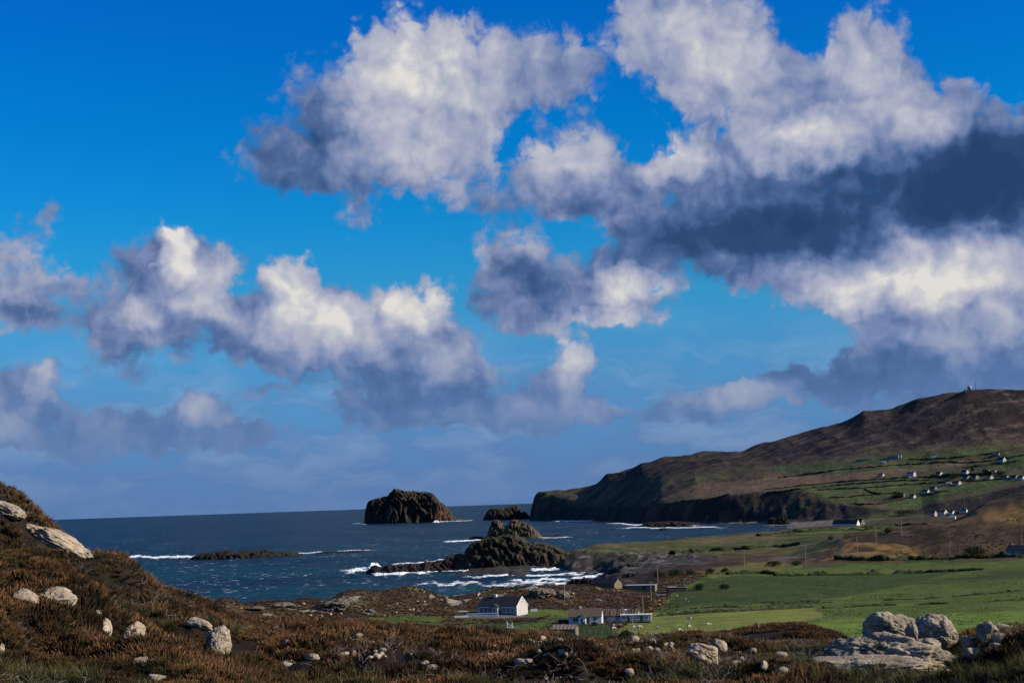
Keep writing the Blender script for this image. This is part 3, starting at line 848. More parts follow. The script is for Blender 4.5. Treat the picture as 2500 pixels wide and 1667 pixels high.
# whitecaps: small torn crests
warp = nt.v('ADD', pos, nt.v('SCALE', nt.noise(pos, 0.12, 2, 0.5, color=True)))
crest = nt.noise(nt.v('MULTIPLY', pos, (0.10, 0.22, 1)), 1.0, 6, 0.66, '2D')
gust = nt.rng(nt.noise(pos, 0.012, 3, 0.6, '2D'), 0.36, 0.66, -0.035, 0.05)
cap = nt.rng(nt.m('ADD', crest, gust), 0.668, 0.70, 0, 1)
fine = nt.noise(pos, 1.3, 4, 0.7)
cap = nt.m('MULTIPLY', cap, nt.rng(fine, 0.35, 0.6))
nt.put(nt.bs.inputs['Base Color'], nt.mix(cap, wcol, (0.75, 0.78, 0.78, 1)))
nt.put(nt.bs.inputs['Roughness'], nt.rng(cap, 0, 1, 0.38, 0.9))
nt.bs.inputs['IOR'].default_value = 1.33
nt.bs.inputs['Specular IOR Level'].default_value = 0.03
wv = nt.m('ADD', nt.noise(nt.v('MULTIPLY', pos, (0.6, 1.0, 1)), 0.45, 5, 0.65), nt.m('MULTIPLY', nt.noise(nt.v('MULTIPLY', pos, (0.5, 1.0, 1)), 0.09, 4, 0.6), 2.2))
bump(nt, wv, 1.0, 0.55)
az_s = arange_az(math.radians(23), 470, 12)
d_s = np.concatenate([np.geomspace(260, 420, 14)[:-1], np.geomspace(420, 1700, 400)[:-1], np.geomspace(1700, 5000, 130)[:-1], np.geomspace(5000, 120000, 30)])
sea = polar_sheet('sea', sea_z, None, az_s, d_s, m_sea)
# ------------------------------------------------------------------ rock materials
def rock_mat(name, light, dark, scale, green=0.0, rust=0.0, bdist=0.03, warm=None, green_n=(0.55, 0.85)):
    m, nt = new_mat(name)
    tcn = nt.n('ShaderNodeNewGeometry')
    P = tcn.outputs['Position']
    n1 = nt.noise(P, scale, 7, 0.68)
    n2 = nt.noise(P, scale * 3.3, 6, 0.7)
    wv = nt.n('ShaderNodeTexVoronoi', feature='DISTANCE_TO_EDGE')
    nt.put(wv.inputs['Vector'], nt.v('ADD', P, nt.v('SCALE', nt.noise(P, scale * 1.5, 3, 0.6, color=True))))
    wv.inputs['Scale'].default_value = scale * 0.9
    wv.inputs['Randomness'].default_value = 1.0
    crack = nt.rng(wv.outputs['Distance'], 0.0, 0.05)
    c = nt.ramp(n1, [(0.28, tuple(dark) + (1,)), (0.50, tuple((a + b) / 2 for a, b in zip(light, dark)) + (1,)), (0.70, tuple(light) + (1,))])
    c = nt.mix(nt.rng(n2, 0.56, 0.70, 0, 0.55), c, tuple(x * 0.55 for x in dark) + (1,))
    if warm:
        c = nt.mix(nt.rng(nt.noise(P, scale * 0.7, 4, 0.6), 0.50, 0.66, 0, 0.6), c, tuple(warm) + (1,))
    if rust:
        c = nt.mix(nt.m('MULTIPLY', nt.rng(nt.noise(P, scale * 0.35, 4, 0.6), 0.5, 0.64), rust), c, (0.105, 0.048, 0.022, 1))
    if green:
        sp = nt.n('ShaderNodeSeparateXYZ')
        nt.put(sp.inputs[0], tcn.outputs['Normal'])
        g = nt.m('MULTIPLY', nt.rng(nt.m('ADD', sp.outputs[2], nt.m('MULTIPLY', nt.m('SUBTRACT', n1, 0.5), 0.5)), green_n[0], green_n[1]), green)
        c = nt.mix(g, c, (0.036, 0.040, 0.015, 1))
    nt.put(nt.bs.inputs['Base Color'], c)
    nt.bs.inputs['Roughness'].default_value = 0.92
    h = nt.m('ADD', nt.m('ADD', n1, nt.m('MULTIPLY', n2, 0.30)), nt.m('MULTIPLY', crack, 0.22))
    bump(nt, h, 1.0, bdist)
    return m

M_ISLE = rock_mat('island_rock', (0.046, 0.036, 0.029), (0.016, 0.013, 0.012), 0.030, green=0.85, rust=0.75, bdist=6.0)
M_STACK = rock_mat('stack_rock', (0.120, 0.094, 0.060), (0.036, 0.028, 0.020), 0.10, green=0.35, bdist=2.0)
M_HEAD = rock_mat('headland_rock', (0.050, 0.038, 0.024), (0.014, 0.011, 0.009), 0.13, green=0.75, bdist=1.6)
M_REEF = rock_mat('reef_rock', (0.028, 0.023, 0.021), (0.010, 0.009, 0.009), 0.16, bdist=0.8)
M_BOULD = rock_mat('boulder_stone', (0.46, 0.385, 0.285), (0.13, 0.10, 0.074), 2.2, bdist=0.08, warm=(0.37, 0.26, 0.145))
M_OUT = rock_mat('outcrop_stone', (0.38, 0.315, 0.225), (0.085, 0.065, 0.046), 1.7, bdist=0.07, warm=(0.29, 0.195, 0.105))
M_CRAG = rock_mat('crag_stone', (0.20, 0.172, 0.14), (0.034, 0.028, 0.023), 0.7, bdist=0.3, green=0.25)

def frame_at(px, D):
    d = ray(px, 1228.6)
    e2 = np.array([d[0], d[1], 0.0])
    e1 = np.array([e2[1], -e2[0], 0.0])
    return e1, e2

def rock_loft(name, sil, D, depth, mat, seed, base=-3.0, nexp=3.0, amp=0.10, f=None, nu=150, nv=54, gully=0.0, lean=0.0):
    """a rock mass whose skyline is sil; it has a full back and a base below the water"""
    cx = 0.5 * (sil[0][0] + sil[-1][0])
    e1, e2 = frame_at(cx, D)
    P = np.array([at(px, py, D) for px, py in sil])
    C = e2 * D
    s = (P - C) @ e1
    h = P[:, 2]
    order = np.argsort(s)
    s, h = s[order], h[order]
    u = np.linspace(s[0], s[-1], nu)
    top = np.maximum(np.interp(u, s, h), base + 0.3)
    L = s[-1] - s[0]
    e = np.clip((u - u[0]) / L, 0, 1)
    plan = np.power(np.clip(1 - np.abs(2 * e - 1) ** 3.0, 0.02, 1), 0.55)
    t = np.linspace(0, math.pi, nv)
    ct, st = np.cos(t), np.sin(t)
    yy = -np.sign(ct) * np.abs(ct) ** (2 / nexp)
    zz = np.abs(st) ** (2 / nexp)
    U = np.tile(u, (nv, 1))
    Y = yy[:, None] * (depth * plan)[None, :]
    Z = base + zz[:, None] * (top - base)[None, :]
    H = np.max(top) - base
    V = np.stack([U, Y, Z], -1)
    f = f or 2.2 / H
    W = V + seed * 31.7
    n = 0.6 * fbm3(W, f, 3, seed, 0.5) + 0.55 * (fbm3(W, f * 3.1, 4, seed + 3, 0.6, True) - 0.4)
    n2 = fbm3(np.stack([W[..., 0] + 0.5 * W[..., 2], W[..., 1], W[..., 2] - 0.5 * W[..., 0]], -1) * np.array([1, 1, 0.4]), f * 2.6, 5, seed + 9, 0.62, True) - 0.4
    side = np.abs(yy)[:, None]
    local = (top - base)[None, :]
    off = amp * local * (n * 0.7 + n2 * (0.5 + gully))
    V[..., 1] += -np.sign(ct)[:, None] * off * (0.35 + 0.65 * side) * -1 * -1
    V[..., 2] += off * 0.45 * zz[:, None] * (0.3 + 0.7 * side)
    V[..., 0] += amp * local * 0.5 * (fbm3(W, f * 1.4, 3, seed + 21)) + lean * (V[..., 2] - base)
    V[..., 2] += 0.22 * amp * local * fbm3(W, f * 3.5, 3, seed + 27) * zz[:, None]
    X = C[None, None, :] + V[..., 0:1] * e1 + V[..., 1:2] * e2 + V[..., 2:3] * np.array([0, 0, 1.0])
    org = np.array([C[0], C[1], 0.0])
    o = mesh_obj(name, (X - org).reshape(-1, 3), grid_faces(nu, nv), mat, smooth=True, loc=org)
    return o

CR6 = lambda pts: [(850 + x * .2551, 1150 + y * .2551) for x, y in pts]
isle = rock_loft('rocky_island', CR6([(150, 505), (160, 400), (178, 330), (205, 290), (290, 262), (380, 240), (398, 214), (430, 192), (470, 179), (510, 190), (550, 200), (640, 201), (700, 205), (760, 210), (810, 219), (835, 250), (870, 290), (930, 338), (975, 390), (1000, 430), (1050, 452), (1100, 462), (1180, 468), (1270, 474)]), 4640, 95, M_ISLE, 3, nexp=4.2, amp=0.12, nu=240, nv=70, gully=0.35)
tag(isle, 'large steep flat-topped dark island standing alone in the open sea', 'island')
isl2 = rock_loft('rocky_island', CR6([(1285, 470), (1300, 440), (1325, 395), (1365, 358), (1400, 352), (1460, 358), (1520, 348), (1570, 332), (1610, 324), (1635, 345), (1650, 395), (1690, 385), (1730, 420), (1760, 470)]), 4520, 45, M_ISLE, 5, nexp=3.6, amp=0.12)
tag(isl2, 'low dark islet close off the tip of the far headland', 'island')
stack = rock_loft('sea_stack', CR6([(1300, 650), (1330, 612), (1348, 560), (1372, 500), (1400, 469), (1440, 472), (1470, 500), (1500, 528), (1520, 522), (1540, 490), (1565, 466), (1610, 470), (1680, 490), (1740, 520), (1800, 568), (1840, 612), (1870, 640)]), 2060, 22, M_STACK, 7, nexp=2.6, amp=0.16, nu=180, nv=60, gully=0.2)
tag(stack, 'sunlit grey-brown sea stack with two peaks behind the near headland', 'sea stack')
head = rock_loft('rocky_headland', CR6([(900, 920), (930, 850), (950, 822), (1000, 800), (1060, 796), (1118, 800), (1132, 760), (1160, 722), (1200, 695), (1270, 660), (1380, 645), (1450, 640), (1510, 620), (1560, 622), (1610, 632), (1690, 660), (1740, 700), (1775, 682), (1830, 690), (1900, 702), (1960, 715), (2020, 745), (2080, 772), (2160, 778), (2250, 792), (2340, 830), (2400, 870), (2440, 900)]), 1115, 26, M_HEAD, 11, nexp=2.8, amp=0.15, nu=220, nv=64, gully=0.25)
tag(head, 'massive brown rock headland at the end of the near point, turf on its back', 'headland')
reefs = [
 ([(465, 1361), (486, 1352), (510, 1348), (555, 1343), (575, 1347), (600, 1344), (650, 1342), (675, 1347), (700, 1345), (727, 1350), (745, 1355)], 1620, 14, 'long low black reef awash in the open bay, left of the islands'),
 ([(770, 1350), (790, 1346), (830, 1345), (870, 1343), (905, 1345)], 1660, 8, 'thin black reef trailing right of the long low reef'),
 ([(892, 1393), (903, 1388), (914, 1380), (926, 1384), (937, 1386), (946, 1378), (970, 1379), (1003, 1376), (1026, 1379), (1036, 1371), (1056, 1373), (1074, 1368), (1092, 1366), (1110, 1376)], 1105, 9, 'ragged black reef running out left from the near headland into surf'),
 ([(1138, 1322), (1148, 1312), (1160, 1309), (1175, 1310), (1190, 1316)], 2060, 9, 'low black rock just left of the two-peaked sea stack'),
 ([(1312, 1312), (1330, 1307), (1355, 1306), (1362, 1303), (1390, 1310)], 2110, 10, 'low dark skerry trailing right of the two-peaked sea stack'),
 ([(1600, 1298), (1612, 1289), (1625, 1288), (1640, 1294), (1655, 1298)], 2260, 9, 'small dark rock in the turquoise bay below the cliffs'),
 ([(1556, 1284), (1580, 1276), (1640, 1272), (1700, 1276), (1740, 1284)], 2560, 14, 'dark rock ledge at the foot of the far cliffs'),
 ([(1872, 1280), (1878, 1264), (1895, 1266), (1912, 1260), (1925, 1266), (1930, 1280)], 2400, 9, 'pair of square dark rocks on the far beach'),
 ([(1500, 1428), (1515, 1410), (1532, 1402), (1550, 1398), (1575, 1404), (1590, 1420)], 800, 10, 'black shore rock beside the surf, right of the bay'),
 ([(1380, 1424), (1400, 1416), (1420, 1412), (1440, 1414), (1462, 1424)], 720, 7, 'black shore rock in the near surf behind the white-gabled bungalow'),
 ([(1486, 1394), (1500, 1386), (1530, 1376), (1560, 1378), (1600, 1384), (1625, 1394)], 930, 14, 'broad dark ledge where the spray bursts'),
]
for k, (sil, D, dep, lab) in enumerate(reefs):
    o = rock_loft('reef' if k != 7 else 'beach_rock', sil, D, dep, M_REEF, 13 + k, base=-2.5, nexp=2.4, amp=0.30, nu=90, nv=26, f=0.16)
    tag(o, lab, 'reef' if k != 7 else 'rock')

# ------------------------------------------------------------------ surf
m_foam, nt = new_mat('foam')
geo = nt.n('ShaderNodeNewGeometry')
fo = nt.n('ShaderNodeAttribute', attribute_name='foam')
fn = nt.noise(nt.v('MULTIPLY', geo.outputs['Position'], (0.14, 0.30, 0.5)), 1.0, 6, 0.68)
fn2 = nt.noise(nt.v('MULTIPLY', geo.outputs['Position'], (0.035, 0.05, 0.1)), 1.0, 4, 0.6)
fa = nt.rng(nt.m('ADD', nt.m('ADD', nt.m('MULTIPLY', nt.m('SUBTRACT', fn, 0.5), 2.2), nt.m('MULTIPLY', nt.m('SUBTRACT', fn2, 0.5), 1.5)), fo.outputs['Fac']), 0.40, 0.60)
nt.put(nt.bs.inputs['Base Color'], nt.ramp(fn, [(0.3, (0.55, 0.62, 0.64, 1)), (0.6, (0.82, 0.83, 0.82, 1))]))
nt.bs.inputs['Roughness'].default_value = 0.95
nt.put(nt.bs.inputs['Alpha'], fa)
bump(nt, nt.noise(geo.outputs['Position'], 1.1, 4, 0.7), 0.8, 0.3)

def surf(line, thick, strength, label, hgt=0.7, seed=0):
    """a broken wave: foam heaped along a line on the water"""
    line = np.array(line, float)
    seg = np.concatenate([[0], np.cumsum(np.hypot(*np.diff(line, axis=0).T))])
    nu = int(max(40, seg[-1] / 1.5)); nv = 16
    t = np.linspace(0, seg[-1], nu)
    lx = np.interp(t, seg, line[:, 0]); ly = np.interp(t, seg, line[:, 1])
    ly = ly + thick * 0.35 * fbm2(lx / 26.0, lx * 0 + seed, 3, 200 + seed)
    v, fo_ = [], []
    for j in range(nv):
        w = j / (nv - 1) * 2 - 1
        for i in range(nu):
            p = sea_pt(lx[i], ly[i] + w * thick * 0.5)
            ends = min(1, t[i] / (0.12 * seg[-1] + 1), (seg[-1] - t[i]) / (0.12 * seg[-1] + 1))
            v.append(p); fo_.append((1 - abs(w) ** 1.6) * (0.25 + 0.75 * ends))
    v = np.array(v); fo_ = np.array(fo_)
    v[:, 2] = sea_z(v[:, 0], v[:, 1]) + 0.10 + hgt * fo_ * (0.35 + 0.8 * np.abs(fbm2(v[:, 0] / 6, v[:, 1] / 6, 4, 210 + seed)))
    org = v.mean(0); org[2] = 0
    o = mesh_obj('surf', v - org, grid_faces(nu, nv), m_foam, smooth=True, loc=org)
    a = o.data.attributes.new('foam', 'FLOAT', 'POINT')
    a.data.foreach_set('value', fo_ * strength)
    tag(o, label, 'surf', kind='stuff')

surf([(296, 1363), (350, 1360), (400, 1359), (440, 1358), (476, 1360), (505, 1362)], 7.3, 0.92, 'white surf breaking off the left end of the long reef', 1.4, 1)
surf([(480, 1362), (560, 1359), (650, 1354), (730, 1350), (800, 1347), (925, 1342)], 3.4, 0.74, 'thin white line of surf along the front of the long reef', 0.7, 2)
surf([(825, 1394), (870, 1391), (905, 1394), (950, 1398), (1000, 1396), (1060, 1393), (1105, 1391)], 13.4, 0.92, 'thick white surf round the tip of the ragged reef', 1.3, 3)
surf([(940, 1378), (1000, 1374), (1050, 1370), (1090, 1366)], 5.6, 0.62, 'foam washing behind the ragged reef', 0.6, 4)
surf([(1030, 1396), (1100, 1392), (1170, 1391), (1230, 1395), (1300, 1390), (1380, 1386), (1450, 1384), (1490, 1384)], 10.6, 0.84, 'long white breaker along the foot of the near headland', 1.2, 5)
surf([(1120, 1408), (1250, 1405), (1350, 1403), (1440, 1397), (1495, 1393)], 7.8, 0.64, 'second line of breakers rolling into the bay', 0.8, 6)
surf([(1230, 1420), (1330, 1417), (1400, 1412), (1450, 1407), (1500, 1398)], 10.1, 0.68, 'foaming water close to the near shore', 0.7, 7)
surf([(980, 1428), (1120, 1422), (1250, 1428), (1350, 1424), (1420, 1420)], 13.4, 0.52, 'patchy foam drifting off the near shore', 0.4, 8)
surf([(1080, 1321), (1105, 1320), (1135, 1320), (1180, 1319)], 4.5, 0.87, 'white surf left of the two-peaked sea stack', 1.2, 10)
surf([(1345, 1272.5), (1400, 1271), (1430, 1272), (1465, 1271)], 3.6, 0.82, 'white surf under the dark cliffs of the headland tip', 1.5, 11)
surf([(1480, 1277), (1560, 1281), (1640, 1282), (1715, 1284)], 3.8, 0.82, 'surf lines washing the ledge under the far cliffs', 1.2, 12)
surf([(1500, 1289), (1600, 1288), (1700, 1287), (1780, 1288)], 3.4, 0.67, 'outer surf line in the turquoise bay', 0.8, 13)
surf([(1040, 1273), (1075, 1273), (1110, 1271), (1160, 1270)], 2.7, 0.74, 'surf at the right foot of the large island', 1.5, 14)
surf([(855, 1279), (875, 1279), (897, 1279)], 2.7, 0.82, 'surf at the left foot of the large island', 1.2, 15)
surf([(1300, 1311), (1350, 1312), (1400, 1310)], 2.7, 0.62, 'pale wash along the skerry right of the sea stack', 0.6, 16)

def splash(px, py_base, w, h, label, seed):
    """spray thrown up where a wave hits rock"""
    p = sea_pt(px, py_base)
    D = math.hypot(p[0], p[1])
    W, H = w * D / F, h * D / F
    nu, nv = 40, 22
    V = []
    fo_ = []
    for j in range(nv):
        t = j / (nv - 1)
        for i in range(nu):
            a = 2 * math.pi * i / nu
            r = 0.5 * W * (1 - t) ** 0.6 * (1 + 0.25 * math.sin(3 * a + seed))
            V.append((r * math.cos(a) + 0.18 * W * t, 0.7 * r * math.sin(a), H * t)); fo_.append(0.95 - 0.55 * t)
    V = np.array(V)
    n = fbm3(V + seed * 9, 2.6 / H, 4, 300 + seed)
    V[:, 0] += 0.14 * W * n; V[:, 2] *= 1 + 0.35 * fbm3(V, 3.0 / W, 3, 310 + seed)
    V[:, 2] = np.maximum(V[:, 2], -0.5)
    o = mesh_obj('spray', V, grid_faces(nu, nv, True), m_foam, smooth=True, loc=p)
    a = o.data.attributes.new('foam', 'FLOAT', 'POINT'); a.data.foreach_set('value', np.array(fo_))
    tag(o, label, 'spray', kind='stuff')
splash(908, 1391, 36, 17, 'burst of white spray on the tip of the ragged reef', 1)
splash(1568, 1381, 17, 19, 'white plume of spray bursting behind the dark ledge', 2)
splash(1064, 1275, 14, 6, 'small burst of spray at the foot of the large island', 3)

# ------------------------------------------------------------------ boulders
import bmesh
_ico = {}
def ico(sub):
    if sub not in _ico:
        bm = bmesh.new(); bmesh.ops.create_icosphere(bm, subdivisions=sub, radius=1.0)
        v = np.array([x.co[:] for x in bm.verts]); f = np.array([[l.index for l in p.verts] for p in bm.faces]); bm.free()
        _ico[sub] = (v, f)
    return _ico[sub]

def boulder_shape(sub, seed, planes=13, rough=0.06, cells=0):
    """unit boulder: a ball cut by random planes, then weathered"""
    r = np.random.default_rng(seed)
    v, f = ico(sub)
    N = r.normal(size=(planes, 3)); N /= np.linalg.norm(N, axis=1)[:, None]
    d = r.uniform(0.58, 0.95, planes)
    q = v @ N.T
    cut = np.where(q > 1e-3, d[None, :] / np.maximum(q, 1e-3), 9.0)
    k = 26.0
    rad = -np.log(np.exp(-k * np.minimum(cut, 1.3)).sum(1) + math.exp(-k * 1.02)) / k
    rad = np.clip(rad, 0.35, 1.05)
    P = v * rad[:, None]
    n = fbm3(P + seed * 3.3, 1.6, 5, seed, 0.55, True) - 0.4
    n2 = fbm3(P * np.array([1, 1, 1.8]) + seed, 4.5, 4, seed + 5, 0.6, True) - 0.4
    P = P + v * (rough * n + rough * 0.55 * n2)[:, None]
    if cells:
        # fractured into blocks: each block stands a little proud or back, joints between them are cut in
        C = r.normal(size=(cells, 3)); C *= (0.75 + .3 * r.random(cells))[:, None] / np.linalg.norm(C, axis=1)[:, None]
        Q = P * np.array([1, 1, 1.5]) + 0.12 * np.stack([fbm3(P + 5, 2.5, 3, seed + k) for k in (1, 2, 3)], 1)
        d2 = ((Q[:, None, :] - C[None]) ** 2).sum(-1)
        o = np.argpartition(d2, 1, axis=1)[:, :2]
        a = np.sqrt(np.take_along_axis(d2, o, 1)); a.sort(1)
        near = np.argmin(d2, 1)
        P = P + v * (max(.055, rough * 0.8) * r.uniform(-1, 1, cells)[near] - max(.05, rough * 0.8) * np.exp(-((a[:, 1] - a[:, 0]) / 0.045) ** 2))[:, None]
    return P, f

ROCKS = []
def rock_box(name, cx, cy, w, h, label, group=None, sub=4, seed=1, D=None, depth=0.8, tilt=0.0, rough=0.06, mat=None, sink=0.12, cat='rock', planes=13, lo=14.0):
    if D is None:
        p = drop(cx, cy + h * 0.42, lo)
        D = math.hypot(p[0], p[1])
    s = D / F
    P, f = boulder_shape(sub, seed, planes, rough, 0 if sub < 4 else 16 if sub < 5 else 34 if sub < 6 else 70)
    P = P / np.abs(P).max(0)
    a, c = w * s * 0.5, h * s * 0.5 * (1 + sink)
    P = P * np.array([a, a * depth, c])
    ct, st = math.cos(tilt), math.sin(tilt)
    P = np.stack([P[:, 0] * ct + P[:, 2] * st, P[:, 1], -P[:, 0] * st + P[:, 2] * ct], 1)
    e1, e2 = frame_at(cx, D)
    o0 = at(cx, cy + h * sink * 0.5, D) + e2 * a * depth * 0.35
    X = P[:, :1] * e1 + P[:, 1:2] * e2 + P[:, 2:3] * np.array([0, 0, 1.0])
    o = mesh_obj(name, X, f, mat or M_BOULD, smooth=True, loc=o0)
    tag(o, label, cat, group)
    ROCKS.append((o0[0], o0[1], a, a * depth))
    return o

B = rock_box
B('boulder', 22, 1250, 95, 40, 'pale slab of bedrock under the heather tuft at the crest on the far left', seed=21, tilt=0.45, sub=5, depth=.6, rough=.08)
B('boulder', 138, 1318, 185, 46, 'long pale whaleback slab sloping down the skyline of the left slope', seed=24, tilt=0.50, sub=5, depth=.5, rough=.07)
B('boulder', 60, 1462, 72, 50, 'pale grey rock left of the long low ledge on the left slope', seed=31, sub=4, rough=.09)
B('boulder', 134, 1462, 124, 56, 'long low pale ledge across the middle of the left slope', seed=32, sub=5, rough=.10, tilt=.06)
B('boulder', 226, 1498, 62, 24, 'thin pale rock just below the long low ledge', seed=33, sub=4, tilt=.05)
B('boulder', 257, 1533, 32, 48, 'small upright pale rock left of the rounded boulder on the left slope', seed=34, sub=4)
B('boulder', 328, 1549, 66, 72, 'rounded cream boulder half buried in heather, left slope', seed=35, sub=5, rough=.05)
B('boulder', 243, 1565, 30, 15, 'small flat pale rock below the upright rock', seed=36, sub=3)
B('boulder', 532, 1570, 66, 92, 'tall square cream boulder with furrowed face on the left slope', seed=137, sub=5, rough=.07, planes=6)
B('boulder', 490, 1524, 70, 26, 'narrow pale slab leaning above the tall square boulder', seed=38, sub=4, tilt=.35)
B('boulder', 338, 1622, 74, 40, 'low pale rock tangled in dead twigs below the rounded cream boulder', seed=39, sub=4, rough=.09)
B('boulder', 383, 1657, 48, 30, 'square pale rock half buried just below the twig-tangled rock', seed=40, sub=4, planes=9)
B('boulder', 8, 1447, 40, 34, 'pale rock at the left edge beside the grey rock', seed=41, sub=4)
B('boulder', 2, 1588, 22, 36, 'pale rock cut off by the left edge, lower down', seed=42, sub=3)
B('boulder', 673, 1536, 20, 19, 'small cream stone alone on the brow left of the rubble', seed=43, sub=3)
B('boulder', 1722, 1594, 84, 46, 'leaning pale slab in the heather in front of the green field', seed=44, sub=5, tilt=.42, rough=.07)
B('boulder', 1757, 1581, 44, 44, 'grey blocky rock behind the leaning pale slab', seed=45, sub=4)
# outcrop on the right
B('boulder', 2168, 1536, 150, 82, 'big domed boulder on top of the outcrop at the right, left half', seed=52, sub=6, rough=.055, planes=10, D=31, depth=.7, mat=M_OUT)
B('boulder', 2284, 1545, 104, 88, 'big squared boulder on top of the outcrop with a lit right end', seed=153, sub=6, rough=.05, D=30.4, depth=.8, planes=8, mat=M_OUT)
B('boulder', 2226, 1537, 34, 44, 'narrow rock wedged between the two big boulders', seed=54, sub=4, rough=.08, D=29.6, mat=M_OUT)
B('boulder', 2265, 1571, 66, 34, 'smooth tan rock at the foot of the squared boulder', seed=55, sub=4, rough=.06, D=29, mat=M_OUT)
B('boulder', 2176, 1606, 330, 116, 'broad rugged slab of grey rock in front of the two big boulders', seed=56, sub=6, rough=.09, D=27.8, depth=.55, tilt=.06, mat=M_OUT)
B('boulder', 2072, 1594, 140, 78, 'knobbly grey shoulder of the outcrop, left side', seed=57, sub=5, rough=.10, D=28.4, depth=.7, mat=M_OUT)
B('boulder', 2118, 1640, 390, 66, 'low rough apron of rock at the front of the outcrop', seed=58, sub=6, rough=.11, D=25, depth=.5, mat=M_OUT)
B('boulder', 1985, 1624, 110, 40, 'low pale rock at the left end of the outcrop apron', seed=59, sub=5, rough=.12, D=26.5, mat=M_OUT)
B('boulder', 2408, 1540, 58, 54, 'pointed grey rock on the heather knoll at the right edge', seed=61, sub=5, rough=.08, mat=M_OUT)
B('boulder', 2366, 1568, 46, 42, 'round brown rock at the left foot of the heather knoll', seed=62, sub=5, rough=.05, mat=M_OUT)
B('boulder', 2442, 1556, 36, 32, 'small round pale rock in the heather knoll', seed=63, sub=4, rough=.05, mat=M_OUT)
B('boulder', 2450, 1533, 64, 22, 'flat pale rock along the top of the heather knoll', seed=64, sub=4, mat=M_OUT)
B('boulder', 2432, 1577, 42, 18, 'low grey rock on the face of the heather knoll', seed=65, sub=4, mat=M_OUT)
B('boulder', 2372, 1594, 44, 26, 'shaded grey rock low down left of the heather knoll', seed=66, sub=4, mat=M_OUT)

# loose stones: shared shapes, one object each
STONES = [boulder_shape(3, 400 + k, 11, 0.07) for k in range(7)]
STONE_ME = []
for k, (P, f) in enumerate(STONES):
    me = bpy.data.meshes.new('stone')
    me.from_pydata([tuple(v) for v in P / np.abs(P).max(0)], [], [tuple(int(i) for i in q) for q in f]); me.update()
    me.polygons.foreach_set('use_smooth', np.ones(len(me.polygons), bool))
    me.materials.append(M_BOULD); STONE_ME.append(me)

def stones(n, box, size, label, group, seed, lo=14.0):
    r = np.random.default_rng(seed)
    for i in range(n):
        px = r.uniform(box[0], box[2]); py = r.uniform(box[1], box[3])
        p = drop(px, py, lo)
        D = math.hypot(p[0], p[1])
        w = r.uniform(size[0], size[1]) * (0.7 + 0.9 * r.random() ** 3) * D / F
        o = bpy.data.objects.new('stone', STONE_ME[int(r.integers(7))])
        col.objects.link(o)
        o.location = (p[0], p[1], p[2] + w * 0.20)
        o.rotation_euler = (r.uniform(-.3, .3), r.uniform(-.3, .3), r.uniform(0, 6.28))
        o.scale = (w * 0.5, w * r.uniform(.3, .5), w * r.uniform(.26, .46))
        if D < 150:
            ROCKS.append((p[0], p[1], w * .8, w * .5))
        tag(o, label, 'stone', group)

stones(26, (850, 1550, 955, 1612), (12, 22), 'pale stone in the rubble patch left of the dark hollow', 'rubble left of centre', 1)
stones(40, (1270, 1564, 1500, 1602), (13, 27), 'pale stone in the rubble strip below the corrugated shed', 'rubble below the shed', 2)
stones(30, (1530, 1570, 1660, 1604), (12, 24), 'pale stone in the rubble strip right of centre', 'rubble right of centre', 3)
stones(12, (1640, 1590, 1990, 1640), (9, 20), 'pale stone half hidden in heather left of the big outcrop', 'stones left of the outcrop', 4)
stones(14, (1000, 1560, 1260, 1600), (6, 10), 'small pale stone on the bare heather in the middle foreground', 'stones in the middle heather', 5)
stones(7, (1330, 1650, 1400, 1660), (6, 13), 'pale stone at the bottom edge below the rubble strip', 'stones at the bottom edge', 6)

# crags on the moor by the shore
B('crag', 812, 1478, 95, 38, 'grey craggy outcrop on the shore moor left of the white-gabled bungalow', seed=71, sub=5, rough=.16, mat=M_CRAG, cat='crag', lo=300, tilt=-.2)
B('crag', 850, 1464, 56, 24, 'smaller crag behind the grey craggy outcrop', seed=72, sub=4, rough=.14, mat=M_CRAG, cat='crag', lo=300)
B('crag', 690, 1477, 70, 14, 'flat pale crag at the water edge on the left', seed=73, sub=4, rough=.14, mat=M_CRAG, cat='crag', lo=300)
B('crag', 620, 1485, 60, 10, 'thin crag furthest left on the shore moor', seed=74, sub=4, rough=.14, mat=M_CRAG, cat='crag', lo=300)
B('crag', 1320, 1448, 80, 30, 'dark shaded crag right behind the white-gabled bungalow', seed=75, sub=5, rough=.12, mat=M_CRAG, cat='crag', lo=300)
B('crag', 1372, 1452, 44, 24, 'dark crag beside the tall pole right of the white-gabled bungalow', seed=76, sub=4, rough=.12, mat=M_CRAG, cat='crag', lo=300)
B('crag', 1088, 1462, 14, 20, 'small upright crag on the moor left of the white-gabled bungalow', seed=77, sub=4, rough=.12, mat=M_CRAG, cat='crag', lo=300)
B('crag', 905, 1491, 22, 12, 'lone pale crag in the moor grass', seed=78, sub=4, rough=.12, mat=M_CRAG, cat='crag', lo=300)
B('crag', 1458, 1464, 26, 8, 'flat pale crag on the moor between pole and cottages', seed=79, sub=4, rough=.12, mat=M_CRAG, cat='crag', lo=300)
stones(40, (560, 1468, 1090, 1512), (4, 9), 'pale stone scattered on the shore moor left of the white-gabled bungalow', 'stones on the shore moor', 8, 300)
stones(24, (1000, 1440, 1400, 1455), (4, 8), 'pale stone on the moor skyline behind the white-gabled bungalow', 'stones behind the white-gabled bungalow', 9, 300)
stones(16, (1555, 1448, 1700, 1490), (3, 6), 'grey stone of the tumbled field wall right of the cottages', 'tumbled wall stones', 10, 300)

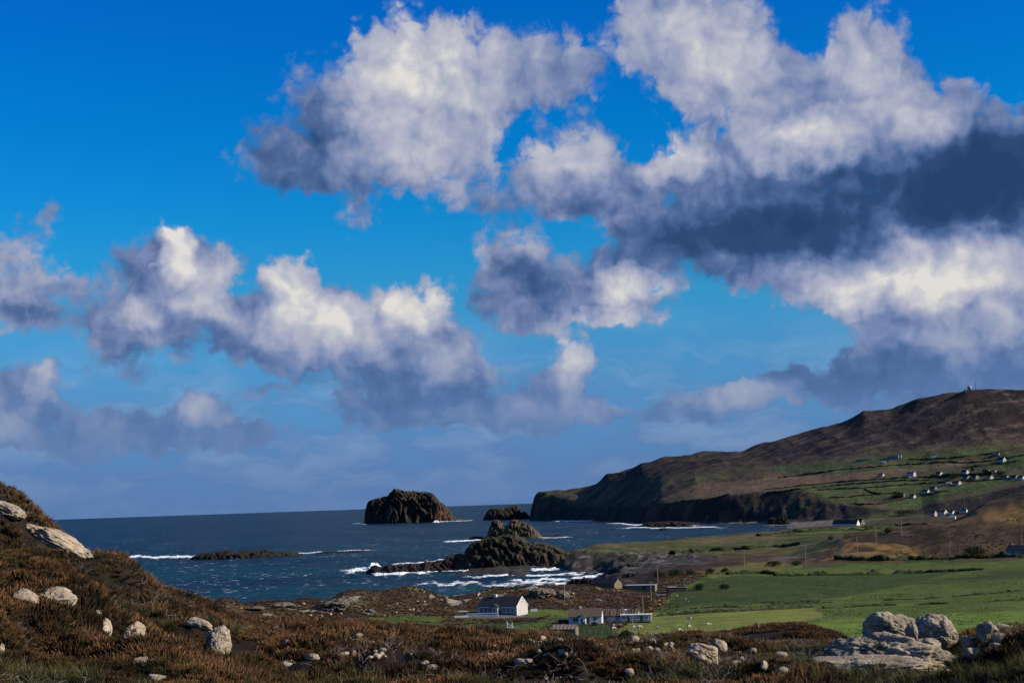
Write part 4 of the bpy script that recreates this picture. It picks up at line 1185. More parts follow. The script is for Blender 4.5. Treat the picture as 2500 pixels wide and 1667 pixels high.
def buried(n, box, size, label, group, seed):
    """low rocks showing only their backs through the heather"""
    r = np.random.default_rng(seed)
    for i in range(n):
        p = drop(r.uniform(box[0], box[2]), r.uniform(box[1], box[3]))
        D = math.hypot(p[0], p[1])
        w = r.uniform(*size) * D / F
        o = bpy.data.objects.new('rock', STONE_ME[int(r.integers(7))]); col.objects.link(o)
        o.location = (p[0], p[1], p[2] + 0.05)
        o.rotation_euler = (r.uniform(-.25, .25), r.uniform(-.25, .25), r.uniform(0, 6.28))
        o.scale = (w * .5, w * r.uniform(.3, .5), w * r.uniform(.24, .34))
        tag(o, label, 'rock', group)
        ROCKS.append((p[0], p[1], w * .5, w * .25))
buried(12, (1000, 1575, 1300, 1640), (22, 46), 'low rock back half buried in heather left of the shed rubble', 'buried rocks in the middle heather', 21)
buried(12, (1480, 1585, 1930, 1650), (22, 50), 'low rock back half buried in heather left of the big outcrop', 'buried rocks left of the outcrop', 22)
buried(9, (560, 1560, 860, 1640), (20, 44), 'low rock back half buried in heather right of the tall square boulder', 'buried rocks right of the square boulder', 23)
# ------------------------------------------------------------------ building materials
M_WHITE = plain('white_render', (0.50, 0.485, 0.455), 0.8, 0.06, 0.8)
M_GREYWALL = plain('grey_render', (0.15, 0.158, 0.172), 0.85, 0.06, 0.8)  # grey houses, and the bungalow walls with their shade painted in
M_TRIM = plain('white_paint', (0.60, 0.60, 0.60), 0.5, 0.03, 1.0)
M_SLATE = plain('dark_slate', (0.016, 0.017, 0.020), 0.7, 0.25, 1.2, 0.3)
M_ROOFGREY = plain('grey_tiles', (0.050, 0.047, 0.044), 0.8, 0.25, 1.5)
M_THATCH = plain('old_thatch', (0.085, 0.064, 0.044), 0.95, 0.35, 2.5)
M_RUST = plain('rusty_sheet', (0.13, 0.095, 0.07), 0.7, 0.35, 1.6)
M_STONEW = plain('field_stone', (0.13, 0.112, 0.09), 0.95, 0.45, 3.0)
M_SANDW = plain('tan_stone_wall', (0.15, 0.12, 0.075), 0.95, 0.3, 2.0)
M_PINK = plain('pink_render', (0.40, 0.26, 0.22), 0.85, 0.06, 1.0)
M_GLASS = plain('window_glass', (0.015, 0.018, 0.022), 0.12, 0.1, 1.0, 0.6)
M_DOOR = plain('dark_door', (0.03, 0.03, 0.035), 0.5, 0.1, 1.0)
M_METAL = plain('pale_metal', (0.24, 0.25, 0.265), 0.45, 0.15, 1.0, 0.4)
M_WOOD = plain('weathered_wood', (0.20, 0.17, 0.14), 0.9, 0.2, 4.0)
M_DARKW = plain('tarred_wall', (0.028, 0.025, 0.022), 0.9, 0.25, 2.0)
M_WOOL = plain('wool', (0.36, 0.33, 0.275), 0.95, 0.1, 6.0)
M_BLUE = plain('blue_paint', (0.10, 0.22, 0.36), 0.6, 0.1, 1.0)

def boxv(x0, x1, y0, y1, z0, z1):
    v = [(x, y, z) for z in (z0, z1) for y in (y0, y1) for x in (x0, x1)]
    f = [(0, 2, 3, 1), (4, 5, 7, 6), (0, 1, 5, 4), (2, 6, 7, 3), (0, 4, 6, 2), (1, 3, 7, 5)]
    return v, f

class MB:
    def __init__(self):
        self.v, self.f = [], []
    def add(self, v, f):
        k = len(self.v)
        self.v += [tuple(float(c) for c in p) for p in v]
        self.f += [tuple(i + k for i in q) for q in f]
        return self
    def box(self, *a):
        return self.add(*boxv(*a))
    def tube(self, p0, p1, r0, r1, n=8):
        p0, p1 = Vector(p0), Vector(p1)
        d = (p1 - p0).normalized()
        a = d.orthogonal().normalized(); b = d.cross(a)
        v = [p + (a * math.cos(t) + b * math.sin(t)) * r for p, r in ((p0, r0), (p1, r1)) for t in [2 * math.pi * i / n for i in range(n)]]
        f = [(i, (i + 1) % n, n + (i + 1) % n, n + i) for i in range(n)] + [tuple(range(n))[::-1], tuple(range(n, 2 * n))]
        return self.add([tuple(x) for x in v], f)
    def build(self, name, mat, parent=None, smooth=False):
        return mesh_obj(name, self.v, self.f, mat, parent, smooth)

def place(name, px, py, rz, D=None, dz=0.0):
    """an Empty standing where the photograph shows the base, turned rz from facing the camera"""
    p = drop(px, py, 300 if D is None else 0.86 * D)
    a = math.atan2(p[0], p[1])
    return empty(name, (p[0], p[1], p[2] + dz), rz - a), math.hypot(p[0], p[1])

def gable_walls(L, W, h, hr, z0=-1.2, x0=None):
    xa, xb = (-L / 2, L / 2) if x0 is None else (x0, x0 + L)
    y = W / 2
    v = [(xa, -y, z0), (xb, -y, z0), (xb, y, z0), (xa, y, z0), (xa, -y, h), (xb, -y, h), (xb, y, h), (xa, y, h), (xa, 0, hr), (xb, 0, hr)]
    f = [(0, 1, 5, 4), (2, 3, 7, 6), (1, 2, 6, 9, 5), (3, 0, 4, 8, 7), (0, 3, 2, 1), (4, 5, 9, 8), (6, 7, 8, 9)]
    return v, f

def gable_roof(L, W, h, hr, over=0.25, th=0.16, x0=None, gab=0.12):
    xa, xb = (-L / 2, L / 2) if x0 is None else (x0, x0 + L)
    xa -= gab; xb += gab
    sl = (hr - h) / (W / 2)
    y = W / 2 + over
    ze = h - over * sl
    v = []
    for x in (xa, xb):
        v += [(x, -y, ze + .03), (x, 0, hr + .03), (x, y, ze + .03), (x, -y, ze + th + .03), (x, 0, hr + th + .05), (x, y, ze + th + .03)]
    f = [(0, 6, 7, 1), (1, 7, 8, 2), (3, 4, 10, 9), (4, 5, 11, 10), (0, 3, 9, 6), (2, 8, 11, 5), (0, 1, 4, 3), (1, 2, 5, 4), (6, 9, 10, 7), (7, 10, 11, 8)]
    return v, f

def chimney(root, x, hr, mat, w=0.7, h=0.9, y=0.0):
    MB().box(x - w / 2, x + w / 2, y - w / 2, y + w / 2, hr - 0.6, hr + h).box(x - w / 2 - .08, x + w / 2 + .08, y - w / 2 - .08, y + w / 2 + .08, hr + h, hr + h + .12).build('chimney', mat, root)

def window(root, x, z0, w, h, y, frame=M_TRIM, fr=0.14, sills=True):
    """a framed pane on the front wall (facing -y)"""
    o = MB().box(x - w / 2 - fr, x - w / 2, y - .07, y + .02, z0 - fr, z0 + h + fr).box(x + w / 2, x + w / 2 + fr, y - .07, y + .02, z0 - fr, z0 + h + fr).box(x - w / 2, x + w / 2, y - .07, y + .02, z0 + h, z0 + h + fr).box(x - w / 2, x + w / 2, y - .10, y + .02, z0 - fr, z0).box(x - .03, x + .03, y - .05, y + .02, z0, z0 + h).build('window', frame, root)
    MB().box(x - w / 2, x + w / 2, y - .03, y + .01, z0, z0 + h).build('pane', M_GLASS, o)
    return o

def gwindow(root, y, z0, w, h, x, frame=M_TRIM):
    """the same on a gable facing +x"""
    fr = 0.12
    o = MB().box(x - .02, x + .07, y - w / 2 - fr, y - w / 2, z0 - fr, z0 + h + fr).box(x - .02, x + .07, y + w / 2, y + w / 2 + fr, z0 - fr, z0 + h + fr).box(x - .02, x + .07, y - w / 2, y + w / 2, z0 + h, z0 + h + fr).box(x - .02, x + .07, y - w / 2, y + w / 2, z0 - fr, z0).build('window', frame, root)
    MB().box(x - .01, x + .03, y - w / 2, y + w / 2, z0, z0 + h).build('pane', M_GLASS, o)

def door(root, x, w, h, y, mat=M_DOOR):
    MB().box(x - w / 2, x + w / 2, y - .06, y + .02, 0.0, h).build('door', mat, root)

def house(px, py, rz, L, W, h, hr, wall, roof, label, chim=(), wins=(), cat='house', dr=None, name='house', D=None, group=None, gw=False, dz=0.0):
    root, D = place(name, px, py, math.radians(rz), D, dz)
    tag(root, label, cat, group)
    MB().add(*gable_walls(L, W, h, hr)).build('wall', wall, root)
    MB().add(*gable_roof(L, W, h, hr)).build('roof', roof, root)
    for c in chim:
        chimney(root, c, hr, wall)
    for x in wins:
        window(root, x, 0.9, 1.0, 1.1, -W / 2)
    if dr is not None:
        door(root, dr, 0.95, 2.0, -W / 2)
    if gw:
        gwindow(root, 0.0, h * 0.35, 1.0, 1.1, L / 2)
    return root

# ------------------------------------------------------------------ white gabled house
r_, _ = place('gabled_house', 1228, 1497, math.radians(-31), 466)
tag(r_, 'long grey white-gabled bungalow with white window surrounds and dark slate roof', 'house')
HL, HW, HH, HR = 14.7, 6.9, 2.65, 5.35
MB().add(*gable_walls(HL, HW, HH, HR)).build('wall', M_GREYWALL, r_)['label'] = 'rendered walls in a grey darkened for shade'  # shade of the front is put into this wall colour
gx = HL / 2 + 0.012
v = [(gx, -HW / 2, -1), (gx, HW / 2, -1), (gx, HW / 2, HH), (gx, 0, HR), (gx, -HW / 2, HH)]  # sunny end: lighter sheet with the sunlight put into its colour
mesh_obj('gable_render', v + [(p[0] - .05, p[1], p[2]) for p in v], [(0, 1, 2, 3, 4), (9, 8, 7, 6, 5)] + [(i, i + 5, (i + 1) % 5 + 5, (i + 1) % 5) for i in range(5)], plain('sunlit_gable_render', (0.42, 0.375, 0.335), 0.85, 0.05), r_)['label'] = 'gable end in a lighter cream for full sun'
rf = MB().add(*gable_roof(HL, HW, HH, HR, 0.3, 0.14, gab=0.02)).build('roof', M_SLATE, r_)
for s in (-1, 1):
    MB().add([(gx, s * (HW / 2 + .32), HH - .36), (gx + .16, s * (HW / 2 + .32), HH - .36), (gx + .16, 0, HR + .06), (gx, 0, HR + .06), (gx, s * (HW / 2 + .32), HH - .02), (gx + .16, s * (HW / 2 + .32), HH - .02), (gx + .16, 0, HR + .36), (gx, 0, HR + .36)],
             [(0, 1, 2, 3), (4, 7, 6, 5), (0, 4, 5, 1), (2, 6, 7, 3), (1, 5, 6, 2), (0, 3, 7, 4)]).build('bargeboard', M_TRIM, r_)
chimney(r_, -2.6, HR, M_WHITE, 0.9, 0.75)
MB().box(-HL / 2 - .1, HL / 2 + .05, -HW / 2 - .36, -HW / 2 - .24, HH - .46, HH - .24).build('gutter_board', M_TRIM, r_)
for x, n in ((-HL / 2 + .2, 0), (HL / 2 - .2, 1)):
    q = MB()
    for k in range(6):
        w = .28 if k % 2 else .2
        q.box(x - w, x + w, -HW / 2 - .05, -HW / 2 + .02, 0.05 + k * .40, 0.40 + k * .40)
    q.build('quoins', M_TRIM, r_)
for k in range(6):
    for s in (-1, 1):
        pass
q = MB()
for k in range(6):
    w = .45 if k % 2 else .3
    q.box(gx, gx + .05, -HW / 2 - .02, -HW / 2 + w, 0.05 + k * .40, 0.40 + k * .40).box(gx, gx + .05, HW / 2 - w, HW / 2 + .02, 0.05 + k * .40, 0.40 + k * .40)
q.build('quoins', M_TRIM, r_)
PX = -0.15
MB().add(*[(lambda v, f: ([(y + PX, x - HW / 2 - 0.9, z) for x, y, z in v], [tuple(reversed(t)) for t in f]))(*gable_walls(1.9, 2.2, 2.45, 3.3))][0]).build('porch', M_GREYWALL, r_)
MB().add(*[(lambda v, f: ([(y + PX, x - HW / 2 - 0.9, z) for x, y, z in v], [tuple(reversed(t)) for t in f]))(*gable_roof(2.1, 2.2, 2.45, 3.3, 0.18, 0.14))][0]).build('porch_roof', M_SLATE, r_)
for x in (-6.1, -4.3, -2.45):
    window(r_, x, 0.75, 0.85, 1.35, -HW / 2, fr=.16)
window(r_, PX, 0.75, 0.85, 1.35, -HW / 2 - 1.86, fr=.16)
for x in (2.5, 4.1, 5.75):
    window(r_, x, 0.75, 0.85, 1.35, -HW / 2, fr=.16)
gwindow(r_, 0.0, 3.55, 0.45, 0.75, gx)
# balustrade in front of its terrace
fr, _ = place('balustrade', 1178, 1502.5, math.radians(-12))
tag(fr, 'low white balustrade along the terrace left of the grey bungalow', 'balustrade')
MB().box(-5.2, 5.2, -.12, .12, -.6, .2).build('plinth', M_WHITE, fr)
MB().box(-5.3, 5.3, -.14, .14, 0.72, .84).build('handrail', M_TRIM, fr)
bal = None
for k in range(26):
    x = -5.05 + k * 10.1 / 25
    if bal is None:
        bal = MB().box(-.09, .09, -.09, .09, .2, .72).build('baluster', M_TRIM, fr); bal.location = (x, 0, 0)
    else:
        b2 = bal.copy(); col.objects.link(b2); b2.parent = fr; b2.location = (x, 0, 0)
o = mesh_obj('side_wall', *boxv(-1.2, 1.2, -.15, .15, -.5, .9), M_WHITE, loc=drop(1304, 1492, 400)); tag(o, 'short white garden wall right of the white gable', 'wall')
o = mesh_obj('gate_ramp', *boxv(-2.2, 2.2, -.25, .25, -.5, .45), M_WHITE, loc=drop(1126, 1506, 400)); tag(o, 'short white wall at the left end of the terrace drive', 'wall')

# ------------------------------------------------------------------ cottage, thatched byre, mobile home, shed
r_, _ = place('cottage', 1431, 1521, math.radians(-6), 430)
tag(r_, 'whitewashed cottage with a gabled porch and brown-grey roof beside the mobile home', 'house')
MB().add(*gable_walls(9.9, 5.4, 2.15, 4.3)).build('wall', M_WHITE, r_)
MB().add(*gable_roof(9.9, 5.4, 2.15, 4.3, .2, .2)).build('roof', M_THATCH, r_)
chimney(r_, -1.6, 4.3, M_WHITE, .6, .7)
pm = lambda vf, cx, cy: ([(y + cx, x + cy, z) for x, y, z in vf[0]], [tuple(reversed(t)) for t in vf[1]])
MB().add(*pm(gable_walls(2.0, 2.1, 2.0, 3.0), -.75, -3.5)).build('porch', M_TRIM, r_)
MB().add(*pm(gable_roof(2.2, 2.1, 2.0, 3.0, .15, .14), -.75, -3.5)).build('porch_roof', M_ROOFGREY, r_)
window(r_, -2.9, .85, 1.5, 1.05, -2.7); window(r_, 2.9, .95, .9, 1.05, -2.7); window(r_, -.75, .7, .75, 1.1, -4.5)
door(r_, 0.85, .8, 1.9, -2.7)
# byre
r_, _ = place('thatched_byre', 1515, 1516, math.radians(-8), 445)
tag(r_, 'long low whitewashed byre with a ragged thatched roof behind the mobile home', 'byre')
MB().add(*gable_walls(11.3, 5.0, 1.8, 3.7)).build('wall', M_WHITE, r_)
rv, rfc = gable_roof(11.3, 5.0, 1.8, 3.7, .25, .3)
nu_, nv_ = 60, 14
V = []
for j in range(nv_):
    t = j / (nv_ - 1) * 2 - 1
    for i in range(nu_):
        x = -5.8 + 11.6 * i / (nu_ - 1)
        V.append((x, t * 2.85, 3.95 - abs(t) * 2.15 + 0.12 * math.sin(x * 5.1 + 3 * math.sin(x * 1.7)) + 0.10 * random.uniform(-1, 1) - (0.25 * math.exp(-(x - 1.5) ** 2))))
top = mesh_obj('roof', V, grid_faces(nu_, nv_), M_THATCH, r_)
sm = top.modifiers.new('thick', 'SOLIDIFY'); sm.thickness = 0.3
top['label'] = 'ragged sagging thatch'
chimney(r_, 5.5, 3.7, M_STONEW, .5, .9); chimney(r_, 0.6, 3.7, M_METAL, .45, .35)
window(r_, -4.3, .7, .7, .6, -2.5, fr=.1); window(r_, -.6, .6, .7, .6, -2.5, fr=.1)
# mobile home
r_, _ = place('mobile_home', 1553, 1519, math.radians(-4), 432)
tag(r_, 'pale flat-roofed mobile home with dark doors right of the cottage', 'mobile home')
body = MB().box(-4.6, 4.6, -1.5, 1.5, .35, 2.35).build('body', M_METAL, r_)
MB().box(-4.6, 4.6, -1.54, -1.5, .95, 1.05).build('trim_band', M_TRIM, body)
MB().box(-4.75, 4.75, -1.65, 1.65, 2.36, 2.52).build('roof', M_TRIM, r_)
MB().box(-4.4, 4.4, -1.3, 1.3, -.8, .34).build('skirt', M_DARKW, r_)
for x, w in ((-3.5, 1.1), (-.2, .9), (.75, .5), (3.3, .9)):
    window(r_, x, 1.2, w, .75, -1.5, fr=.06)
for x in (-2.1, 1.75):
    MB().box(x - .36, x + .36, -1.55, -1.48, .4, 2.2).build('door', M_DOOR, r_)
# shed
r_, _ = place('stone_shed', 1382, 1549, math.radians(-14), 392)
tag(r_, 'small dark stone shed with a striped rusty corrugated roof below the cottage', 'shed')
MB().add(*gable_walls(6.0, 3.6, 1.75, 2.6)).build('wall', M_STONEW, r_)
sh = None
for k in range(12):
    x = -3.15 + k * 0.525
    m_ = M_RUST if k % 2 else plain('weathered_sheet', (0.20, 0.165, 0.14), .7, .3, 1.6) if k == 0 else (M_RUST if k % 2 else bpy.data.materials['weathered_sheet'])
    q = MB()
    for s in (-1, 1):
        y0, y1 = s * 2.05, 0.0
        za, zb = 1.60, 2.66
        t = .05 + .03 * (k % 2)
        q.add([(x, y0, za), (x + .525, y0, za), (x + .525, y1, zb), (x, y1, zb), (x, y0, za + t), (x + .525, y0, za + t), (x + .525, y1, zb + t), (x, y1, zb + t)],
              [(0, 3, 2, 1), (4, 5, 6, 7), (0, 1, 5, 4), (1, 2, 6, 5), (2, 3, 7, 6), (3, 0, 4, 7)])
    q.build('roof_sheet', m_, r_)
door(r_, -1.2, .9, 1.5, -1.8)
o = mesh_obj('dark_shed', *boxv(-2.6, 2.6, -1.4, 1.4, -.5, 1.0), M_DARKW, loc=drop(1385, 1521, 380)); tag(o, 'low dark flat-topped lean-to behind the corrugated shed', 'shed')
MB().box(-2.8, 2.8, -1.6, 1.6, 1.0, 1.14).build('roof', M_SLATE, o)

# ------------------------------------------------------------------ buildings by the near shore
house(1480, 1429, -40, 13, 5.0, 1.0, 2.9, M_SANDW, M_SLATE, 'dark-roofed stone barn with a sunlit gable by the near surf', cat='barn', name='stone_barn', D=690)
r_, _ = place('flat_roofed_barn', 1566, 1438, math.radians(-10), 640)
tag(r_, 'tan stone outbuilding with a flat grey roof right of the stone barn', 'barn')
MB().box(-6.2, 6.2, -3, 3, -1, 1.7).build('wall', M_SANDW, r_); MB().box(-6.6, 6.4, -3.3, 3.3, 1.72, 1.9).build('roof', M_METAL, r_); door(r_, 1.6, 1.0, 1.9, -3)
r_, _ = place('dark_outhouse', 1652, 1444, math.radians(12), 600)
tag(r_, 'low dark outhouse with pale sheet roofs at the edge of the green field', 'outhouse')
MB().box(-3.8, 3.8, -2, 2, -1, 2.0).build('wall', M_DARKW, r_); MB().box(-4, -.2, -2.3, 2.3, 2.02, 2.16).build('roof_sheet', M_METAL, r_); MB().box(0, 4, -2.3, 2.3, 1.86, 2.0).build('roof_sheet', M_METAL, r_)
house(2490, 1353, -25, 12, 6.5, 2.5, 4.8, M_GREYWALL, M_SLATE, 'grey dark-roofed house cut by the right edge above the field', chim=(-4,), wins=(-4, -1.5, 1), cat='house', D=800)
r_ = house(2066, 1283, -28, 32, 8, 2.6, 7.0, M_WHITE, M_SLATE, 'long dark-roofed building with a white gable on the flat by the bay', cat='barn', name='long_barn', D=1720)
house(2098, 1281, -40, 12, 7.5, 2.6, 7.5, M_SANDW, M_SLATE, 'shorter steep-roofed barn right of the long dark-roofed building', cat='barn', name='steep_barn', D=1760)

# ------------------------------------------------------------------ village behind the brown hill
V_ = [(2279, 1260, -30, 9, 8, 5.2, 8.5, M_PINK, M_SLATE, 'pink gabled house in the hamlet behind the brown hill', (3.5,)),
      (2303, 1256, -35, 11, 8.5, 4.2, 7.8, M_WHITE, M_ROOFGREY, 'pale grey two-storey house in the middle of the hamlet', (-3.5, 3.5)),
      (2324, 1254, -45, 9, 7, 2.5, 5.5, M_WHITE, M_ROOFGREY, 'low grey-roofed house right of the pale two-storey house', ()),
      (2352, 1250, -20, 12, 6, 2.6, 5.2, M_WHITE, M_SLATE, 'white house with two chimneys half hidden by the brown hill', (-4.5, 4.5)),
      (2326, 1266, -15, 7, 4, 2.0, 3.4, M_WHITE, M_METAL, 'low white shed in front of the hamlet', ())]
for (px, py, rz, L, W, h, hr, wl, rf, lab, ch) in V_:
    house(px, py, rz, L, W, h, hr, wl, rf, lab, ch, (-2, 2) if L > 8 else (), cat='house' if L > 8 else 'shed', dr=0.0, D=1900)

# ------------------------------------------------------------------ houses on the far hillside
M_FARW = plain('far_white_render', (0.37, 0.36, 0.345), 0.85, 0.08, 0.6)  # white render made dimmer for the far houses
FAR = [
 (2152, 1162, -30, 9, 7, 2.6, 4.8, M_FARW, M_SLATE, 'small dark-roofed white bungalow furthest left on the hillside', ()),
 (2225, 1162, -34, 15, 8, 5.0, 7.6, M_FARW, M_SLATE, 'big pale two-storey house with two gables left on the hillside', (0.0,)),
 (2293, 1160, -42, 11, 8, 2.6, 6.2, M_FARW, M_SLATE, 'white bungalow with a lit gable right of the big two-storey house', ()),
 (2356, 1155, -40, 12, 7.5, 2.6, 6.0, M_FARW, M_SLATE, 'dark-roofed white house beside the trees, upper row', ()),
 (2408, 1155, -40, 14, 8, 2.6, 6.4, M_FARW, M_SLATE, 'large white-gabled bungalow, upper row right', (2.0,)),
 (2428, 1153, -30, 6, 5, 2.3, 3.9, M_FARW, M_SLATE, 'white garage beside the large white-gabled bungalow', ()),
 (2360, 1169, -48, 11, 8, 2.6, 6.4, M_GREYWALL, M_SLATE, 'shaded grey house, left one of the dark pair', ()),
 (2381, 1168, -48, 11, 8, 2.6, 6.4, M_GREYWALL, M_SLATE, 'shaded grey house, right one of the dark pair', ()),
 (2418, 1169, -52, 8, 7.5, 3.0, 6.4, M_FARW, M_SLATE, 'steep white gable right of the dark pair', ()),
 (2317, 1182, -8, 9, 5, 2.4, 3.6, M_FARW, M_METAL, 'low white shed left in the middle row', ()),
 (2338, 1182, -42, 11, 7.5, 2.6, 6.0, M_FARW, M_SLATE, 'white house with bright gable in the middle row', (-2, 2)),
 (2260, 1203, -38, 13, 7.5, 2.6, 6.0, M_FARW, M_SLATE, 'white house at the centre of the lower row', (1.0,)),
 (2279, 1195, -38, 11, 7, 2.6, 5.6, M_GREYWALL, M_SLATE, 'grey house with two chimneys behind the lower row', (-3, 3)),
 (2199, 1212, -30, 14, 8, 3.0, 6.2, M_GREYWALL, M_ROOFGREY, 'big grey farm building left in the lower row', ()),
 (2229, 1214, -44, 9, 6.5, 2.4, 5.2, M_FARW, M_SLATE, 'small white gabled house right of the grey farm building', ()),
 (2452, 1168, -30, 13, 7.5, 2.6, 5.8, M_GREYWALL, M_SLATE, 'grey house left in the row by the right edge', ()),
 (2476, 1168, -36, 12, 7.5, 2.6, 5.8, M_GREYWALL, M_SLATE, 'grey house second in the row by the right edge', ()),
 (2494, 1169, -40, 10, 7, 2.6, 5.4, M_FARW, M_SLATE, 'white-ended house in the row at the very right edge', ()),
 (2445, 1126, -46, 16, 8, 2.6, 7.4, M_FARW, M_SLATE, 'lone dark-roofed house with a sharp white gable high on the right', ()),
 (2432, 1111, -20, 12, 6.5, 2.6, 4.8, M_GREYWALL, M_ROOFGREY, 'grey house highest on the hillside', (5.0,)),
 (2281, 1118, -5, 10, 5, 2.2, 3.2, M_FARW, M_METAL, 'tiny white shed alone below the heather line', ()),
 (2157, 1131, -15, 7, 5, 2.4, 3.8, M_BLUE, M_METAL, 'small blue hut below the old signal buildings', ()),
]
for (px, py, rz, L, W, h, hr, wl, rf, lab, ch) in FAR:
    house(px, py, rz, L, W, h, hr, wl, rf, lab, ch, (-2.5, 2.5) if L > 8.5 else (), cat='shed' if L < 8 or 'shed' in lab else 'house', gw=W > 7)
for (px, py, L, lab) in ((2352, 1179, 14, 'white garden wall right of the middle row'), (2296, 1194, 17, 'white garden wall right of the lower row'), (2232, 1164, 26, 'pale roadside wall below the big two-storey house')):
    p = drop(px, py, 300)
    o = mesh_obj('garden_wall', *boxv(-L / 2, L / 2, -.2, .2, -.8, 1.3), M_WHITE, loc=p); o.rotation_euler = (0, 0, -0.15); tag(o, lab, 'wall')
# old signal station: low wall with towers, then roofless gables
r_, _ = place('signal_station', 2107, 1124, 0.0)
tag(r_, 'low ruined station wall with four pale stub towers under the heather line', 'ruin')
MB().box(-14, 14, -2, 2, -1, 2.0).build('wall', M_STONEW, r_)
for x, h in ((-10.8, 6), (-4.5, 6.2), (7.5, 9), (17.5, 8)):
    MB().box(x - 1.1, x + 1.1, -1.1, 1.1, -1, h).box(x - 1.3, x + 1.3, -1.3, 1.3, h, h + .4).build('tower', M_WHITE, r_)
r_, _ = place('ruined_barracks', 2183, 1119, math.radians(-10))
tag(r_, 'roofless grey double-gabled ruin with a pale chimney tower at its right end', 'ruin')
for x in (-8, 2.5):
    MB().add(*gable_walls(10, 7, 4.2, 7.2, x0=x - 4)).build('wall', M_GREYWALL, r_)
    MB().add(*gable_roof(10, 7, 4.2, 7.2, .1, .15, x0=x - 4, gab=.01)).build('roof', M_ROOFGREY, r_)
MB().box(12.2, 14.0, -.9, .9, -1, 6.5).build('tower', M_WHITE, r_)
MB().box(-14.6, -13.3, -.7, .7, -1, 5.8).build('tower', M_WHITE, r_)

# ------------------------------------------------------------------ radome and masts on the summit
def summit(px, py, D):
    p = at(px, py, D); z = hill_z(np.array([p[0]]), np.array([p[1]]))[0]
    return np.array([p[0], p[1], z])
p = summit(2367, 947, 3132)
r_ = empty('radome', p); tag(r_, 'white radome ball on a flat building at the hilltop', 'radome')
MB().box(-10, 13, -5, 5, -4, 2.6).build('building', M_GREYWALL, r_)
v, f = ico(3)
o = mesh_obj('dome', v * 4.7 + np.array([0, 0, 6.2]), f, M_METAL, r_, smooth=True)
MB().tube((0, 0, 2.4), (0, 0, 3.2), 3.6, 3.6, 16).build('ring_base', M_METAL, r_)
def mast(px, h, r, label):
    p = summit(px, 948, 3128)
    m_ = empty('mast', p); tag(m_, label, 'mast')
    q = MB()
    for a in range(3):
        c, s = r * math.cos(a * 2.094), r * math.sin(a * 2.094)
        q.tube((c, s, -3), (c * .6, s * .6, h), .28, .22, 5)
    q.build('legs', M_METAL, m_)
    q = MB()
    n = int(h / 2)
    for k in range(n):
        z0, z1 = h * k / n, h * (k + 1) / n
        for a in range(3):
            f0, f1 = 1 - .4 * k / n, 1 - .4 * (k + 1) / n
            q.tube((r * f0 * math.cos(a * 2.094), r * f0 * math.sin(a * 2.094), z0), (r * f1 * math.cos((a + 1) * 2.094), r * f1 * math.sin((a + 1) * 2.094), z1), .14, .14, 4)
    q.build('lattice', M_METAL, m_)
mast(2390, 20.5, 1.0, 'tall lattice mast right of the radome')
mast(2382, 18.0, 0.35, 'thin mast between the radome and the lattice mast')
mast(2457, 6.0, 0.3, 'short mast alone on the ridge right of the summit')
mast(2484, 7.0, 0.3, 'short mast on the ridge near the right edge')

# ------------------------------------------------------------------ utility poles
def pole(px, py0, py1, label, arm=True, D=None, wood=M_WOOD):
    p = drop(px, py1, 300 if D is None else 0.86 * D)
    D = math.hypot(p[0], p[1])
    h = (py1 - py0) * D / F
    r_ = empty('utility_pole', p, -math.atan2(p[0], p[1])); tag(r_, label, 'pole', 'utility poles across the lowland')
    rad = min(0.19, 0.11 + 0.00009 * D)
    MB().tube((0, 0, -.8), (0, 0, h), rad, rad * .75, 8).build('post', wood, r_)
    if arm:
        MB().box(-.8, .8, -.07, .07, h - .55, h - .4).build('crossarm', wood, r_)
        for x in (-.7, 0.0, .7):
            MB().tube((x, 0, h - .4), (x, 0, h - .18), .05, .04, 6).build('insulator', M_TRIM, r_)
    return p + np.array([0, 0, h])
PT = [pole(1379, 1425, 1478, 'pale pole on the moor between the bungalow and the cottage'),
 pole(1570.5, 1453, 1502, 'pale pole rising behind the right end of the byre', D=470),
 pole(1590, 1420, 1466, 'pole in front of the tan outbuilding'),
 pole(1545, 1504, 1556, 'pole standing in front of the mobile home', D=385),
 pole(1606, 1380, 1420, 'thin pole at the edge of the dark shore rocks'),
 pole(1818, 1343, 1387, 'leftmost pole of the line beyond the green field'),
 pole(1968, 1337, 1382, 'second pole of the line beyond the green field'),
 pole(2094, 1311, 1361, 'pole at the left foot of the brown hill'),
 pole(2140, 1286, 1337, 'pole half way up the left end of the brown hill'),
 pole(2202, 1265, 1310, 'pole on the brow at the left end of the brown hill'),
 pole(2253, 1248, 1278, 'pole with cross-arm in front of the hamlet', D=1700),
 pole(2356, 1211, 1246, 'tall thin pole behind the brow of the brown hill', D=1750),
 pole(2320, 1327, 1356, 'short pole beside the dark hedge at the foot of the brown hill'),
 pole(2495, 1295, 1330, 'pole above the house at the right edge')]
def wire(a, b, label):
    n = 16
    q = MB()
    L = float(np.linalg.norm(b - a))
    pts = [a + (b - a) * i / n - np.array([0, 0, 1]) * (0.022 * L * 4 * (i / n) * (1 - i / n)) for i in range(n + 1)]
    for i in range(n):
        q.tube(pts[i], pts[i + 1], .022, .022, 3)
    o = q.build('wire', M_DARKW); tag(o, label, 'wire', 'wires between poles')
wire(PT[5], PT[6], 'wire between the two leftmost poles beyond the green field')
wire(PT[6], PT[7], 'wire from the second pole to the brown hill')
wire(PT[7], PT[8], 'wire up the left end of the brown hill')
wire(PT[2], PT[1], 'wire between the poles behind the byre')

